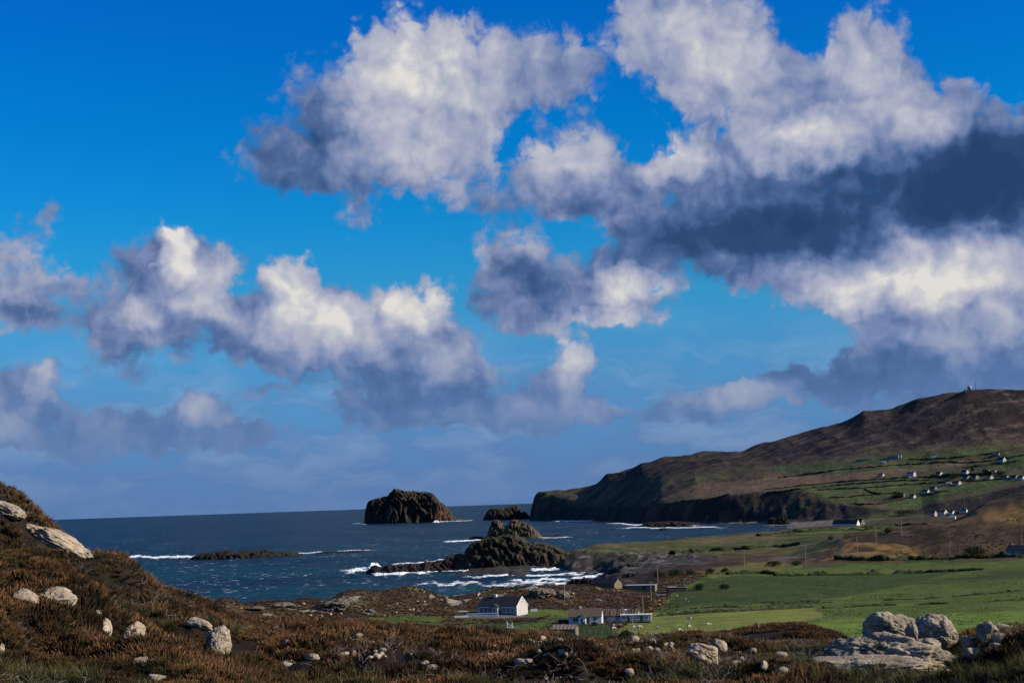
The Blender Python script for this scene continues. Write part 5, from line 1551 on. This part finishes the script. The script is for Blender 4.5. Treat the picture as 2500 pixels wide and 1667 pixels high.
# ------------------------------------------------------------------ fences
def fence(line, n, h, label, wires=2, lo=300):
    line = np.array(line, float)
    seg = np.concatenate([[0], np.cumsum(np.hypot(*np.diff(line, axis=0).T))])
    t = np.linspace(0, seg[-1], n)
    P = [drop(np.interp(a, seg, line[:, 0]), np.interp(a, seg, line[:, 1]), lo) for a in t]
    r_ = empty('fence', P[0]); tag(r_, label, 'fence')
    p0 = None
    for k, p in enumerate(P):
        if p0 is None:
            p0 = MB().tube((0, 0, -.3), (0, 0, h), .07, .06, 5).build('post', M_WOOD, r_); o = p0
        else:
            o = p0.copy(); col.objects.link(o); o.parent = r_
        o.location = [float(c) for c in p - P[0]]
        o.rotation_euler = (random.uniform(-.08, .08), random.uniform(-.08, .08), 0)
    for w in range(wires):
        q = MB()
        for a, b in zip(P[:-1], P[1:]):
            if np.linalg.norm(a - b) < 40:
                q.tube(a - P[0] + np.array([0, 0, h * (.5 + .4 * w)]), b - P[0] + np.array([0, 0, h * (.5 + .4 * w)]), .012, .012, 3)
        if q.v:
            q.build('fence_wire', M_METAL, r_)
fence([(1236, 1523), (1262, 1534), (1284, 1541), (1308, 1543), (1345, 1540)], 9, 1.1, 'post and wire fence left of the corrugated shed')
fence([(1412, 1545), (1470, 1548), (1540, 1543)], 10, 1.0, 'post fence in the pasture right of the corrugated shed')
fence([(1760, 1543), (1830, 1534), (1920, 1525), (2006, 1512)], 16, 1.1, 'post fence along the lower edge of the pale green strip')
fence([(1984, 1482), (1994, 1492), (2006, 1508)], 7, 1.3, 'short fence closing the right end of the pale green strip')
fence([(1852, 1536), (1885, 1532), (1930, 1531), (1980, 1532), (2010, 1534), (2050, 1546), (2078, 1556)], 16, 0.55, 'fence posts along the crest of the dark mound', lo=118)
fence([(1600, 1507), (1720, 1499), (1850, 1492), (1984, 1483)], 18, 1.0, 'post fence along the upper edge of the pale green strip')
r_ = empty('broken_gate', drop(1246, 1534, 300)); tag(r_, 'broken white field gate leaning in the pasture below the bungalow', 'gate')
for k, (a, b) in enumerate((((-.9, 0, 0), (-.7, 0, 2.1)), ((.8, 0, 0), (.5, 0, 1.9)), ((-1, 0, 1.6), (1.0, 0, .3)), ((-.9, 0, .4), (1.2, 0, .1)))):
    MB().tube(a, b, .07, .07, 5).build('gate_bar', M_TRIM, r_)

# ------------------------------------------------------------------ sheep
def sheep_mesh(graze):
    """one continuous body: rings swept along the spine, legs and head grown from it with a skin"""
    me = bpy.data.meshes.new('sheep')
    hz = 0.30 if graze else 0.98
    hx = 0.86 if graze else 0.84
    v = [(-.50, 0, .66), (-.22, 0, .68), (.12, 0, .68), (.40, 0, .70), (.62, 0, .74 if not graze else .58), (hx - .04, 0, hz), (hx + .16, 0, hz - .09),
         (-.42, .15, .50), (-.45, .15, .24), (-.42, .15, .0), (-.42, -.15, .50), (-.45, -.15, .24), (-.42, -.15, .0),
         (.36, .14, .50), (.37, .14, .24), (.36, .14, .0), (.36, -.14, .50), (.37, -.14, .24), (.36, -.14, .0), (-.62, 0, .60)]
    e = [(0, 1), (1, 2), (2, 3), (3, 4), (4, 5), (5, 6), (0, 7), (7, 8), (8, 9), (0, 10), (10, 11), (11, 12), (3, 13), (13, 14), (14, 15), (3, 16), (16, 17), (17, 18), (0, 19)]
    r = [.27, .31, .31, .27, .17, .12, .07, .10, .05, .04, .10, .05, .04, .09, .05, .04, .09, .05, .04, .08]
    me.from_pydata(v, e, [])
    o = bpy.data.objects.new('sheep_build', me); col.objects.link(o)
    sk = o.modifiers.new('skin', 'SKIN'); sk.use_smooth_shade = True
    for i, d in enumerate(me.skin_vertices[0].data):
        d.radius = (r[i], r[i]); d.use_root = (i == 1)
    o.modifiers.new('sub', 'SUBSURF').levels = 1
    bpy.context.view_layer.update()
    dg = bpy.context.evaluated_depsgraph_get()
    res = bpy.data.meshes.new_from_object(o.evaluated_get(dg))
    bpy.data.objects.remove(o)
    res.name = 'sheep'; res.materials.clear(); res.materials.append(M_WOOL)
    return res
SH = [sheep_mesh(True), sheep_mesh(False)]
SHEEP = [(1495.5, 1530, 0, 2.6, 'sheep grazing left of the pair nearest the mobile home'), (1499, 1537, 0, .2, 'lowest of the sheep left of the pole by the mobile home'), (1514.5, 1529.5, 0, 3.0, 'bright sheep grazing under the left end of the mobile home'),
 (1549.5, 1534, 0, .4, 'sheep just right of the pole in front of the mobile home'), (1558, 1535, 1, 2.8, 'standing sheep in the trio right of that pole'), (1563, 1533, 0, .1, 'rightmost sheep of the trio by the pole'),
 (1606.5, 1536.5, 0, 3.1, 'sheep alone in the middle of the pasture right of the mobile home'), (1660, 1540.5, 0, .3, 'sheep nearest the heather edge in the pale strip'), (1680, 1526.5, 1, 2.9, 'upper sheep of the close pair in the pale strip'),
 (1683, 1532.5, 0, .5, 'lower sheep of the close pair in the pale strip'), (1684, 1512, 0, 2.5, 'highest sheep in the pale green strip'), (1731, 1527, 0, .1, 'darker sheep furthest right in the pale strip')]
for (px, py, k, a, lab) in SHEEP:
    p = drop(px, py, 300)
    o = bpy.data.objects.new('sheep', SH[k]); col.objects.link(o)
    o.location = [float(c) for c in p]; o.rotation_euler = (0, 0, a); o.scale = (0.92,) * 3
    tag(o, lab, 'sheep', 'sheep in the pasture by the cottages')

# ------------------------------------------------------------------ hedges and bushes
m_hedge, nt = new_mat('hedge_leaves')
geo = nt.n('ShaderNodeNewGeometry')
n1 = nt.noise(geo.outputs['Position'], 1.4, 5, 0.7)
nt.put(nt.bs.inputs['Base Color'], nt.ramp(n1, [(0.3, (0.010, 0.015, 0.006, 1)), (0.55, (0.020, 0.028, 0.010, 1)), (0.75, (0.040, 0.042, 0.018, 1))]))
nt.bs.inputs['Specular IOR Level'].default_value = 0.1
def hedge(line, h, w, label, group=None, gaps=0.0, seed=0, name='hedgerow', step=None, lo=300):
    line = np.array(line, float)
    seg = np.concatenate([[0], np.cumsum(np.hypot(*np.diff(line, axis=0).T))])
    K = max(4, int(seg[-1] / 26))
    base = np.array([drop(np.interp(a, seg, line[:, 0]), np.interp(a, seg, line[:, 1]), lo) for a in np.linspace(0, seg[-1], K)])
    d = np.concatenate([[0], np.cumsum(np.linalg.norm(np.diff(base[:, :2], axis=0), axis=1))])
    st_ = step or max(0.7, h * 0.45)
    n = int(min(900, max(8, d[-1] / st_)))
    t = np.linspace(0, d[-1], n)
    bx, by = np.interp(t, d, base[:, 0]), np.interp(t, d, base[:, 1])
    tx, ty = np.gradient(bx), np.gradient(by)
    ln = np.hypot(tx, ty) + 1e-9
    nx, ny = -ty / ln, tx / ln
    hh = h * (0.75 + 0.45 * noise2(t / (3 * h), t * 0 + seed, 410 + seed) + 0.25 * noise2(t / h, t * 0 + 3, 412 + seed))
    if gaps:
        hh = hh * (noise2(t / (9 * h), t * 0 + 7, 414 + seed) > -1 + gaps * 2)
    hh = np.maximum(hh, 0.02)
    prof = [(-.5, -.25), (-.5, .45), (-.32, .85), (0, 1.0), (.32, .85), (.5, .45), (.5, -.25)]
    r = np.random.default_rng(seed)
    V = np.zeros((n, len(prof), 3))
    zc = land_z(bx, by)
    for j, (pw, ph) in enumerate(prof):
        jit = 1 + 0.35 * r.uniform(-1, 1, n)
        V[:, j, 0] = bx + nx * pw * w * jit; V[:, j, 1] = by + ny * pw * w * jit; V[:, j, 2] = zc + ph * hh * (1 + 0.2 * r.uniform(-1, 1, n)) - 0.1
    org = V.reshape(-1, 3).mean(0)
    o = mesh_obj(name, V.reshape(-1, 3) - org, grid_faces(len(prof), n), m_hedge, loc=org)
    tag(o, label, 'hedge', group)
G1_ = 'hedgerows between the far hillside fields'
FARH = [([(1900, 1167), (2050, 1147), (2200, 1134), (2330, 1128)], 'hedgerow under the highest green fields'), ([(1860, 1196), (2050, 1176), (2190, 1167), (2275, 1163)], 'upper one of the twin hedgerows left of the houses'),
 ([(1870, 1203), (2050, 1184), (2200, 1173), (2270, 1172)], 'lower one of the twin hedgerows left of the houses'), ([(1960, 1198), (2120, 1190), (2200, 1184), (2280, 1178)], 'hedgerow across the middle green fields'),
 ([(2020, 1216), (2120, 1208), (2190, 1203)], 'short hedgerow in the lowest green field'), ([(2112, 1194), (2130, 1203), (2150, 1207)], 'cross hedge joining two hedgerows in the lower fields'),
 ([(2080, 1230), (2140, 1231), (2200, 1220), (2260, 1207), (2320, 1198)], 'thick hedgerow below the lower row of houses'), ([(2270, 1165), (2340, 1162), (2420, 1158)], 'dark belt of shrubs between the house rows'),
 ([(2210, 1122), (2300, 1120), (2420, 1108), (2500, 1090)], 'hedgerow along the top of the right-hand fields'), ([(2300, 1130), (2400, 1128), (2500, 1112)], 'second hedgerow down among the right-hand fields'),
 ([(2350, 1142), (2430, 1134), (2500, 1124)], 'hedgerow above the upper row of houses'), ([(2290, 1178), (2360, 1176), (2460, 1168), (2500, 1166)], 'hedgerow behind the long bright field'),
 ([(1620, 1230), (1700, 1222), (1780, 1208)], 'scrub along the top edge of the dark sea cliffs')]
for k, (ln_, lab) in enumerate(FARH):
    hedge(ln_, 2.3 if k != 7 else 5.5, 3.0, lab, G1_, seed=k, gaps=0.12 if k not in (6, 7) else 0)
MIDH = [([(1890, 1405), (2000, 1404), (2130, 1403), (2200, 1400), (2300, 1396), (2400, 1390)], 1.6, 'dark bank across the upper green field'), ([(1770, 1480), (1900, 1476), (2010, 1471), (2110, 1466), (2250, 1462), (2380, 1452), (2500, 1442)], 1.0, 'broken dark line of rushes across the middle of the green field'),
 ([(2010, 1484), (2150, 1478), (2250, 1475), (2400, 1469), (2500, 1464)], 0.9, 'lower broken line of rushes in the green field'), ([(1600, 1504), (1700, 1497), (1800, 1492), (1900, 1487), (1985, 1482)], 0.8, 'rough bank along the top of the pale green strip'),
 ([(2040, 1366), (2200, 1366), (2330, 1362), (2500, 1358)], 2.0, 'dark hedge between the green field and the brown hill'), ([(1775, 1402), (1860, 1399), (1900, 1402)], 1.6, 'dark bank at the left end of the upper field'),
 ([(1850, 1308), (1950, 1299), (2060, 1294), (2150, 1292)], 2.6, 'hedge along the strip of pasture by the bay'), ([(2110, 1288), (2180, 1284), (2260, 1280)], 3.0, 'dark hedge in front of the hamlet'), ([(1640, 1352), (1740, 1346), (1840, 1340), (1950, 1330)], 2.0, 'scrubby bank behind the shore rocks')]
for k, (ln_, h, lab) in enumerate(MIDH):
    hedge(ln_, h * (0.7 if 'rushes' in lab else 1.2), h * 2.2, lab, None, seed=40 + k, gaps=0.22 if 'broken' in lab else 0.04, step=0.8)

def leafy(name, n, rx, ry, rz, leaf, seed, mat):
    """leaf faces spread through a lumpy volume"""
    r = np.random.default_rng(seed)
    lob = r.normal(size=(7, 3)); lob /= np.linalg.norm(lob, axis=1)[:, None]
    c = lob * np.array([rx, ry, rz]) * 0.45; c[:, 2] = np.abs(c[:, 2]) + rz * .4
    k = r.integers(0, 7, n)
    q = r.normal(size=(n, 3)); q /= np.linalg.norm(q, axis=1)[:, None]
    q *= (r.random(n) ** 0.4)[:, None]
    P = c[k] + q * np.array([rx, ry, rz]) * 0.58
    P[:, 2] = np.maximum(P[:, 2], 0.02)
    a = r.normal(size=(n, 3)); a /= np.linalg.norm(a, axis=1)[:, None]
    b = np.cross(a, r.normal(size=(n, 3))); b /= np.linalg.norm(b, axis=1)[:, None]
    s = leaf * r.uniform(.6, 1.3, n)[:, None]
    V = np.stack([P - a * s, P + b * s * .6, P + a * s, P - b * s * .6], 1).reshape(-1, 3)
    Fc = np.arange(4 * n).reshape(-1, 4)
    return V, Fc
def bush(px, py, w, h, label, seed, n=500, D=None, group=None, dark=False):
    p = drop(px, py, 300) if D is None else at(px, py, D)
    D = math.hypot(p[0], p[1]); s = D / F
    V, Fc = leafy('bush', n, w * s / 2, w * s / 2, h * s * .75, max(.10, h * s * 0.09), seed, m_hedge)
    r_ = empty('bush', p); tag(r_, label, 'bush', group)
    mesh_obj('foliage', V, Fc, m_hedge, r_)
    q = MB()
    for k in range(4):
        a = k * 1.57 + seed
        q.tube((0, 0, -.2), (.3 * w * s * math.cos(a) * .5, .3 * w * s * math.sin(a) * .5, h * s * .5), .05, .02, 5)
    q.build('stems', M_WOOD, r_)
BUSH = [(1612, 1408, 34, 14, 'low gorse bush left end of the pale scrub by the shore'), (1650, 1404, 40, 16, 'broad gorse bush in the middle of the scrub by the shore'), (1684, 1402, 30, 13, 'gorse bush right end of the pale scrub by the shore'), (1735, 1398, 26, 12, 'small gorse bush above the field corner'),
 (1770, 1396, 22, 10, 'round gorse bush beside the upper bank'), (1888, 1382, 44, 16, 'dark blackthorn clump below the second pole'), (1945, 1380, 30, 12, 'smaller dark clump right of the blackthorn'), (1528, 1572, 48, 34, 'dark elder bush right of the corrugated shed'),
 (1492, 1562, 30, 14, 'low dark bramble patch left of the elder bush'), (1705, 1440, 36, 16, 'dark bramble beside the low outhouse'), (1770, 1438, 30, 14, 'bramble clump right of the low outhouse'), (1425, 1525, 16, 9, 'garden shrub by the cottage porch'), (1452, 1526, 22, 10, 'dark garden shrub right of the cottage door'),
 (2170, 1302, 30, 14, 'dark clump of bushes on the left shoulder of the brown hill'), (2385, 1358, 80, 24, 'long clipped dark hedge bush left of the house at the right edge'), (2030, 1318, 18, 12, 'bush left of the track below the brown hill'), (2190, 1215, 40, 16, 'dark trees round the grey farm building'), (2375, 1150, 14, 9, 'dark tree between two upper-row houses'), (2335, 1166, 40, 10, 'dark trees left of the shaded pair'), (2445, 1160, 40, 12, 'dark trees right of the steep white gable'), (2215, 1256, 60, 14, 'dark wooded bank left of the hamlet'), (2008, 1262, 24, 8, 'low scrub on the dune behind the beach')]
for k, (px, py, w, h, lab) in enumerate(BUSH):
    bush(px, py, w, h, lab, 500 + k, 700 if w > 20 else 350)
# ------------------------------------------------------------------ heather, grass and twigs (instanced ground cover)
def veg_mat(name, base, tip, var, rough=0.9, trans=0.0):
    m, nt = new_mat(name)
    a_ = nt.n('ShaderNodeAttribute', attribute_name='tip')
    oi = nt.n('ShaderNodeObjectInfo')
    geo = nt.n('ShaderNodeNewGeometry')
    n = nt.noise(geo.outputs['Position'], 0.55, 5, 0.65)
    c0 = nt.mix(oi.outputs['Random'], base[0] + (1,), base[1] + (1,))
    pick = nt.m('ADD', nt.m('MULTIPLY', oi.outputs['Random'], 0.45), nt.rng(n, 0.36, 0.64, -0.15, 0.65), clamp=True)
    c1 = nt.ramp(pick, [(i / (len(tip) - 1), t + (1,)) for i, t in enumerate(tip)])
    c = nt.mix(nt.rng(a_.outputs['Fac'], 0.4, 0.95), c0, c1)
    nt.put(nt.bs.inputs['Base Color'], c)
    nt.bs.inputs['Roughness'].default_value = rough
    nt.bs.inputs['Specular IOR Level'].default_value = 0.12
    return m
M_HEATHER = veg_mat('heather_sprigs', ((0.0133, 0.0133, 0.0059), (0.0222, 0.0163, 0.0081)), ((0.018, 0.015, 0.006), (0.048, 0.026, 0.011), (0.140, 0.068, 0.027), (0.28, 0.145, 0.062)), 0.3)
M_GRASSB = veg_mat('grass_blades', ((0.022, 0.026, 0.007), (0.032, 0.031, 0.010)), ((0.034, 0.040, 0.010), (0.080, 0.074, 0.022), (0.19, 0.155, 0.062)), 0.3)
M_TWIG = veg_mat('dead_twigs', ((0.1258, 0.1036, 0.0888), (0.1924, 0.1702, 0.1480)), ((0.1628, 0.1406, 0.1221), (0.2960, 0.2664, 0.2368)), 0.2)

def unlinked(name, V, Fc, tips, mat):
    me = bpy.data.meshes.new(name)
    me.from_pydata([tuple(v) for v in V], [], Fc); me.update()
    a = me.attributes.new('tip', 'FLOAT', 'POINT'); a.data.foreach_set('value', np.array(tips, float))
    me.materials.append(mat)
    return bpy.data.objects.new(name, me)

def sprig_tuft(seed, n, hgt, spread, rad):
    r = np.random.default_rng(seed)
    V, Fc, T = [], [], []
    for k in range(n):
        a = r.uniform(0, 6.283); d = spread * math.sqrt(r.random())
        bx, by = d * math.cos(a), d * math.sin(a)
        lean = 0.9 * d / spread
        L = hgt * r.uniform(.6, 1.15) * (1 - .35 * (d / spread) ** 2)
        dx, dy = math.cos(a) * lean + r.normal() * .25, math.sin(a) * lean + r.normal() * .25
        pts = [(bx * .5, by * .5, -.03), (bx * .8 + dx * L * .25, by * .8 + dy * L * .25, L * .5), (bx + dx * L * .5, by + dy * L * .5, L)]
        rr = [rad * .7, rad * 1.25, rad * .35]
        k0 = len(V)
        for j, (p, q) in enumerate(zip(pts, rr)):
            for s in range(3):
                t = s * 2.094 + k
                V.append((p[0] + q * math.cos(t), p[1] + q * math.sin(t), p[2])); T.append(j / 2)
        for j in range(2):
            for s in range(3):
                Fc.append((k0 + j * 3 + s, k0 + j * 3 + (s + 1) % 3, k0 + j * 3 + 3 + (s + 1) % 3, k0 + j * 3 + 3 + s))
    return V, Fc, T

def grass_tuft(seed, n, hgt, spread, wid):
    r = np.random.default_rng(seed)
    V, Fc, T = [], [], []
    for k in range(n):
        a = r.uniform(0, 6.283); d = spread * r.random() * .5
        L = hgt * r.uniform(.5, 1.2); ben = r.uniform(.15, .9)
        ca, sa = math.cos(a), math.sin(a)
        b2 = a + 1.57
        k0 = len(V)
        for j in range(4):
            t = j / 3
            o = d + ben * L * t * t
            z = L * (t - .35 * ben * t * t)
            w = wid * (1 - t * .92)
            for s in (-1, 1):
                V.append((ca * o + math.cos(b2) * w * s, sa * o + math.sin(b2) * w * s, z - .02)); T.append(t)
        for j in range(3):
            q = k0 + 2 * j
            Fc.append((q, q + 1, q + 3, q + 2))
    return V, Fc, T

def twig_bunch(seed, n):
    r = np.random.default_rng(seed)
    V, Fc, T = [], [], []
    for k in range(n):
        p = np.array([r.normal() * .05, r.normal() * .05, 0.0]); d = np.array([r.normal(), r.normal(), r.uniform(.25, .9)]); d /= np.linalg.norm(d)
        L = r.uniform(.12, .34); rad = r.uniform(.0022, .0042)
        k0 = len(V); S = 6
        for j in range(S):
            for s in range(3):
                t = s * 2.094
                V.append((p[0] + rad * math.cos(t), p[1] + rad * .6 * math.sin(t), p[2] + rad * math.sin(t))); T.append(j / S)
            d = d + r.normal(size=3) * .38; d[2] -= .06; d /= np.linalg.norm(d)
            p = p + d * L / S; rad *= .86
        for j in range(S - 1):
            for s in range(3):
                Fc.append((k0 + j * 3 + s, k0 + j * 3 + (s + 1) % 3, k0 + j * 3 + 3 + (s + 1) % 3, k0 + j * 3 + 3 + s))
    return V, Fc, T

def scatter(name, protos, P, rot, scl, label, kind_mat):
    """ground cover: one point mesh whose points carry turned and scaled copies of a few tufts"""
    me = bpy.data.meshes.new(name)
    me.vertices.add(len(P)); me.vertices.foreach_set('co', np.asarray(P, float).ravel())
    for nm, dt, val in (('rot', 'FLOAT_VECTOR', rot), ('scl', 'FLOAT', scl)):
        a = me.attributes.new(nm, dt, 'POINT'); a.data.foreach_set('vector' if dt == 'FLOAT_VECTOR' else 'value', np.asarray(val, float).ravel())
    a = me.attributes.new('pick', 'INT', 'POINT'); a.data.foreach_set('value', rng.integers(0, len(protos), len(P)).astype(np.int32))
    me.materials.append(kind_mat)
    o = bpy.data.objects.new(name, me); col.objects.link(o)
    cl = bpy.data.collections.new(name + '_tufts')
    for p in protos:
        cl.objects.link(p)
    ng = bpy.data.node_groups.new(name + '_nodes', 'GeometryNodeTree')
    ng.interface.new_socket('Geometry', in_out='INPUT', socket_type='NodeSocketGeometry')
    ng.interface.new_socket('Geometry', in_out='OUTPUT', socket_type='NodeSocketGeometry')
    gi = ng.nodes.new('NodeGroupInput'); go = ng.nodes.new('NodeGroupOutput')
    ci = ng.nodes.new('GeometryNodeCollectionInfo'); ci.inputs['Collection'].default_value = cl
    ci.inputs['Separate Children'].default_value = True; ci.inputs['Reset Children'].default_value = True
    ip = ng.nodes.new('GeometryNodeInstanceOnPoints'); ip.inputs['Pick Instance'].default_value = True
    def na(nm, dt):
        nd = ng.nodes.new('GeometryNodeInputNamedAttribute'); nd.data_type = dt; nd.inputs['Name'].default_value = nm
        return [s for s in nd.outputs if s.enabled and s.name == 'Attribute'][0]
    ng.links.new(gi.outputs[0], ip.inputs['Points']); ng.links.new(ci.outputs[0], ip.inputs['Instance'])
    ng.links.new(na('pick', 'INT'), ip.inputs['Instance Index'])
    er = ng.nodes.new('FunctionNodeEulerToRotation'); ng.links.new(na('rot', 'FLOAT_VECTOR'), er.inputs[0]); ng.links.new(er.outputs[0], ip.inputs['Rotation'])
    ng.links.new(na('scl', 'FLOAT'), ip.inputs['Scale'])
    ng.links.new(ip.outputs[0], go.inputs[0])
    md = o.modifiers.new('scatter', 'NODES'); md.node_group = ng
    tag(o, label, name.replace('_', ' '), kind='stuff')
    return o

def sample(n, d0, d1, power, azd=22.5):
    """random ground points; density falls with distance as D**-power"""
    q = 2 - power
    u = rng.random(n)
    D = (d0 ** q + u * (d1 ** q - d0 ** q)) ** (1 / q)
    A = np.radians(rng.uniform(-azd, azd, n))
    return np.sin(A) * D, np.cos(A) * D, D

def rots(n, tilt=0.25):
    return np.stack([rng.normal(0, tilt, n), rng.normal(0, tilt, n), rng.uniform(0, 6.283, n)], 1)

def grassy(px, py):
    """where the foreground is grass rather than heather"""
    g = np.zeros(px.shape)
    for (cx, cy, rx, ry) in ((110, 1655, 170, 30), (850, 1662, 130, 30), (2400, 1645, 190, 45), (2120, 1672, 260, 20), (1940, 1664, 120, 20)):
        g = np.maximum(g, 1 - ((px - cx) / rx) ** 2 - ((py - cy) / ry) ** 2)
    return g

x, y, D = sample(150000, 13.5, 135, 1.25)
z = ground_z(x, y)
pp = to_px(np.stack([x, y, z], 1))
n_ = fbm2(x / 5, y / 5, 3, 601)
keep = (grassy(pp[:, 0], pp[:, 1]) < 0.15 + 0.35 * n_) & (pp[:, 1] < 1760)
bare = fbm2(x / 2.6, y / 2.6, 3, 603) > 0.74
keep &= ~bare
def off_rocks(x, y, k):
    ok = np.ones(len(x), bool)
    for (rx, ry, a, b) in ROCKS:
        d = math.hypot(rx, ry)
        if d > 150:
            continue
        ex, ey = ry / d, -rx / d
        dx, dy = x - rx, y - ry
        u = dx * ex + dy * ey
        v = dx * rx / d + dy * ry / d
        ok &= ~((np.abs(u) < a * 0.78) & (v > -b - k) & (v < b * 0.5))
    return ok
keep &= off_rocks(x, y, 0.06)
# steep banks have more surface than plan area: more plants there
xs, ys, Ds = sample(110000, 14, 62, 0.9)
zs = ground_z(xs, ys)
gr_ = np.hypot((ground_z(xs + .12, ys) - zs) / .12, (ground_z(xs, ys + .12) - zs) / .12)
ks = (rng.random(len(xs)) < np.clip(gr_ - 0.5, 0, 2) / 2) & off_rocks(xs, ys, 0.1)
def front_of_outcrop(x, y, z):
    q = to_px(np.stack([x, y, z], 1)); d = np.hypot(x, y)
    return (q[:, 0] > 1930) & (q[:, 0] < 2335) & (d > 21.5) & (d < 27.5)
keep &= ~front_of_outcrop(x, y, z)
x = np.concatenate([x[keep], xs[ks]]); y = np.concatenate([y[keep], ys[ks]]); z = np.concatenate([z[keep], zs[ks]]); D = np.concatenate([D[keep], Ds[ks]]); n_ = fbm2(x / 5, y / 5, 3, 601)
keep = np.ones(len(x), bool)
P = np.stack([x, y, z], 1)
s = np.clip((D[keep] / 26) ** 0.5, .8, 1.9) * np.clip(D[keep] / 23, .5, 1) * rng.uniform(.7, 1.35, keep.sum()) * (1 + .35 * n_[keep]) * np.clip(1 + .75 * fbm2(x[keep] / 1.1, y[keep] / 1.1, 2, 607), .45, 1.5)
tufts = [unlinked('heather_tuft', *sprig_tuft(700 + k, 60, .105, .13, .0060), M_HEATHER) for k in range(5)]
scatter('heather', tufts, P, rots(len(P)), s, 'brown autumn heather covering the foreground slopes', M_HEATHER)

x, y, D = sample(30000, 13.5, 60, 1.0)
z = ground_z(x, y)
pp = to_px(np.stack([x, y, z], 1))
g = grassy(pp[:, 0], pp[:, 1]) + 0.25 * fbm2(x / 2, y / 2, 3, 611)
keep = (g > 0.0) & (pp[:, 1] < 1760) | (rng.random(len(x)) < 0.02)
keep &= off_rocks(x, y, 0.25)
P = np.stack([x, y, z], 1)[keep]
gt = [unlinked('grass_tuft', *grass_tuft(720 + k, 34, .20, .14, .0042), M_GRASSB) for k in range(4)]
scatter('grass', gt, P, rots(len(P), .15), rng.uniform(.7, 1.4, len(P)), 'yellow-green moor grass in tufts along the bottom of the picture', M_GRASSB)

x, y, D = sample(9000, 14, 95, 1.1)
z = ground_z(x, y)
keep = fbm2(x / 3.2, y / 3.2, 3, 621) > 0.0
P = np.stack([x, y, z + .03], 1)[keep]
tw = [unlinked('twig_bunch', *twig_bunch(740 + k, 9), M_TWIG) for k in range(5)]
scatter('dead_twigs', tw, P, rots(len(P), .3), rng.uniform(.8, 1.6, len(P)) * np.clip((D[keep] / 30) ** .4, .8, 1.7), 'tangles of bleached dead heather twigs among the heather', M_TWIG)

# tussocks on the moor by the houses and on the brown hill
x, y, D = sample(60000, 330, 700, 1.2)
z = ground_z(x, y, False)
pp = to_px(np.stack([x, y, z], 1))
cc = ground_colour(x, y, z)
moor = (cc[:, 1] < cc[:, 0] * 1.02) & (z > 3.5) & (cc[:, 0] < 0.15)
moor &= ~((pp[:, 0] > 1110) & (pp[:, 0] < 1310) & (pp[:, 1] > 1488) & (pp[:, 1] < 1512))
P = np.stack([x, y, z], 1)[moor]
scatter('moor_tussocks', [unlinked('moor_tuft', *sprig_tuft(760 + k, 30, .17, .13, .012), M_HEATHER) for k in range(3)], P, rots(len(P), .2), rng.uniform(1.4, 3.2, len(P)), 'rough brown tussocks over the shore moor by the cottages', M_HEATHER)

# rough grass in the green fields
x, y, D = sample(120000, 345, 820, 1.3)
z = ground_z(x, y, False)
cc = ground_colour(x, y, z)
gr = (cc[:, 1] > cc[:, 0] * 1.15) & (z > 3.5) & (fbm2(x / 16, y / 16, 3, 641) > -0.25)
pp = to_px(np.stack([x, y, z], 1))
gr &= ~((pp[:, 0] > 1275) & (pp[:, 0] < 1400) & (pp[:, 1] < 1506))
P = np.stack([x, y, z], 1)[gr]
M_FIELD = veg_mat('field_grass', ((0.0296, 0.0488, 0.0104), (0.0407, 0.0629, 0.0118)), ((0.0407, 0.0666, 0.0133), (0.0629, 0.0851, 0.0178), (0.0962, 0.0999, 0.0259)), 0.2)
scatter('field_grass', [unlinked('field_tuft', *grass_tuft(780 + k, 30, .16, .22, .02), M_FIELD) for k in range(3)], P, rots(len(P), .1), rng.uniform(.6, 1.2, len(P)) * (1 + .6 * np.clip(fbm2(P[:, 0] / 20, P[:, 1] / 20, 3, 643), 0, 1)), 'tufted grass of the green fields right of the cottages', M_FIELD)

x, y, D = sample(26000, 790, 1060, 1.0, 21.5)
z = ground_z(x, y, False)
pp = to_px(np.stack([x, y, z], 1))
cc = ground_colour(x, y, z)
bh = (pp[:, 0] > 2020) & (z > 12) & (cc[:, 1] < cc[:, 0]) & (fbm2(x / 22, y / 50, 3, 651) > 0.05)
P = np.stack([x, y, z], 1)[bh]
M_MOORG = veg_mat('moor_grass', ((0.0370, 0.0266, 0.0133), (0.0518, 0.0370, 0.0163)), ((0.0370, 0.0266, 0.0133), (0.0814, 0.0555, 0.0222), (0.1406, 0.0999, 0.0407)), 0.2)
scatter('hill_tussocks', [unlinked('hill_tuft', *sprig_tuft(790 + k, 34, .15, .20, .012), M_MOORG) for k in range(3)], P, rots(len(P), .2), rng.uniform(1.5, 3.2, len(P)), 'ochre and brown tussocks on the brown hill at the right', M_MOORG)
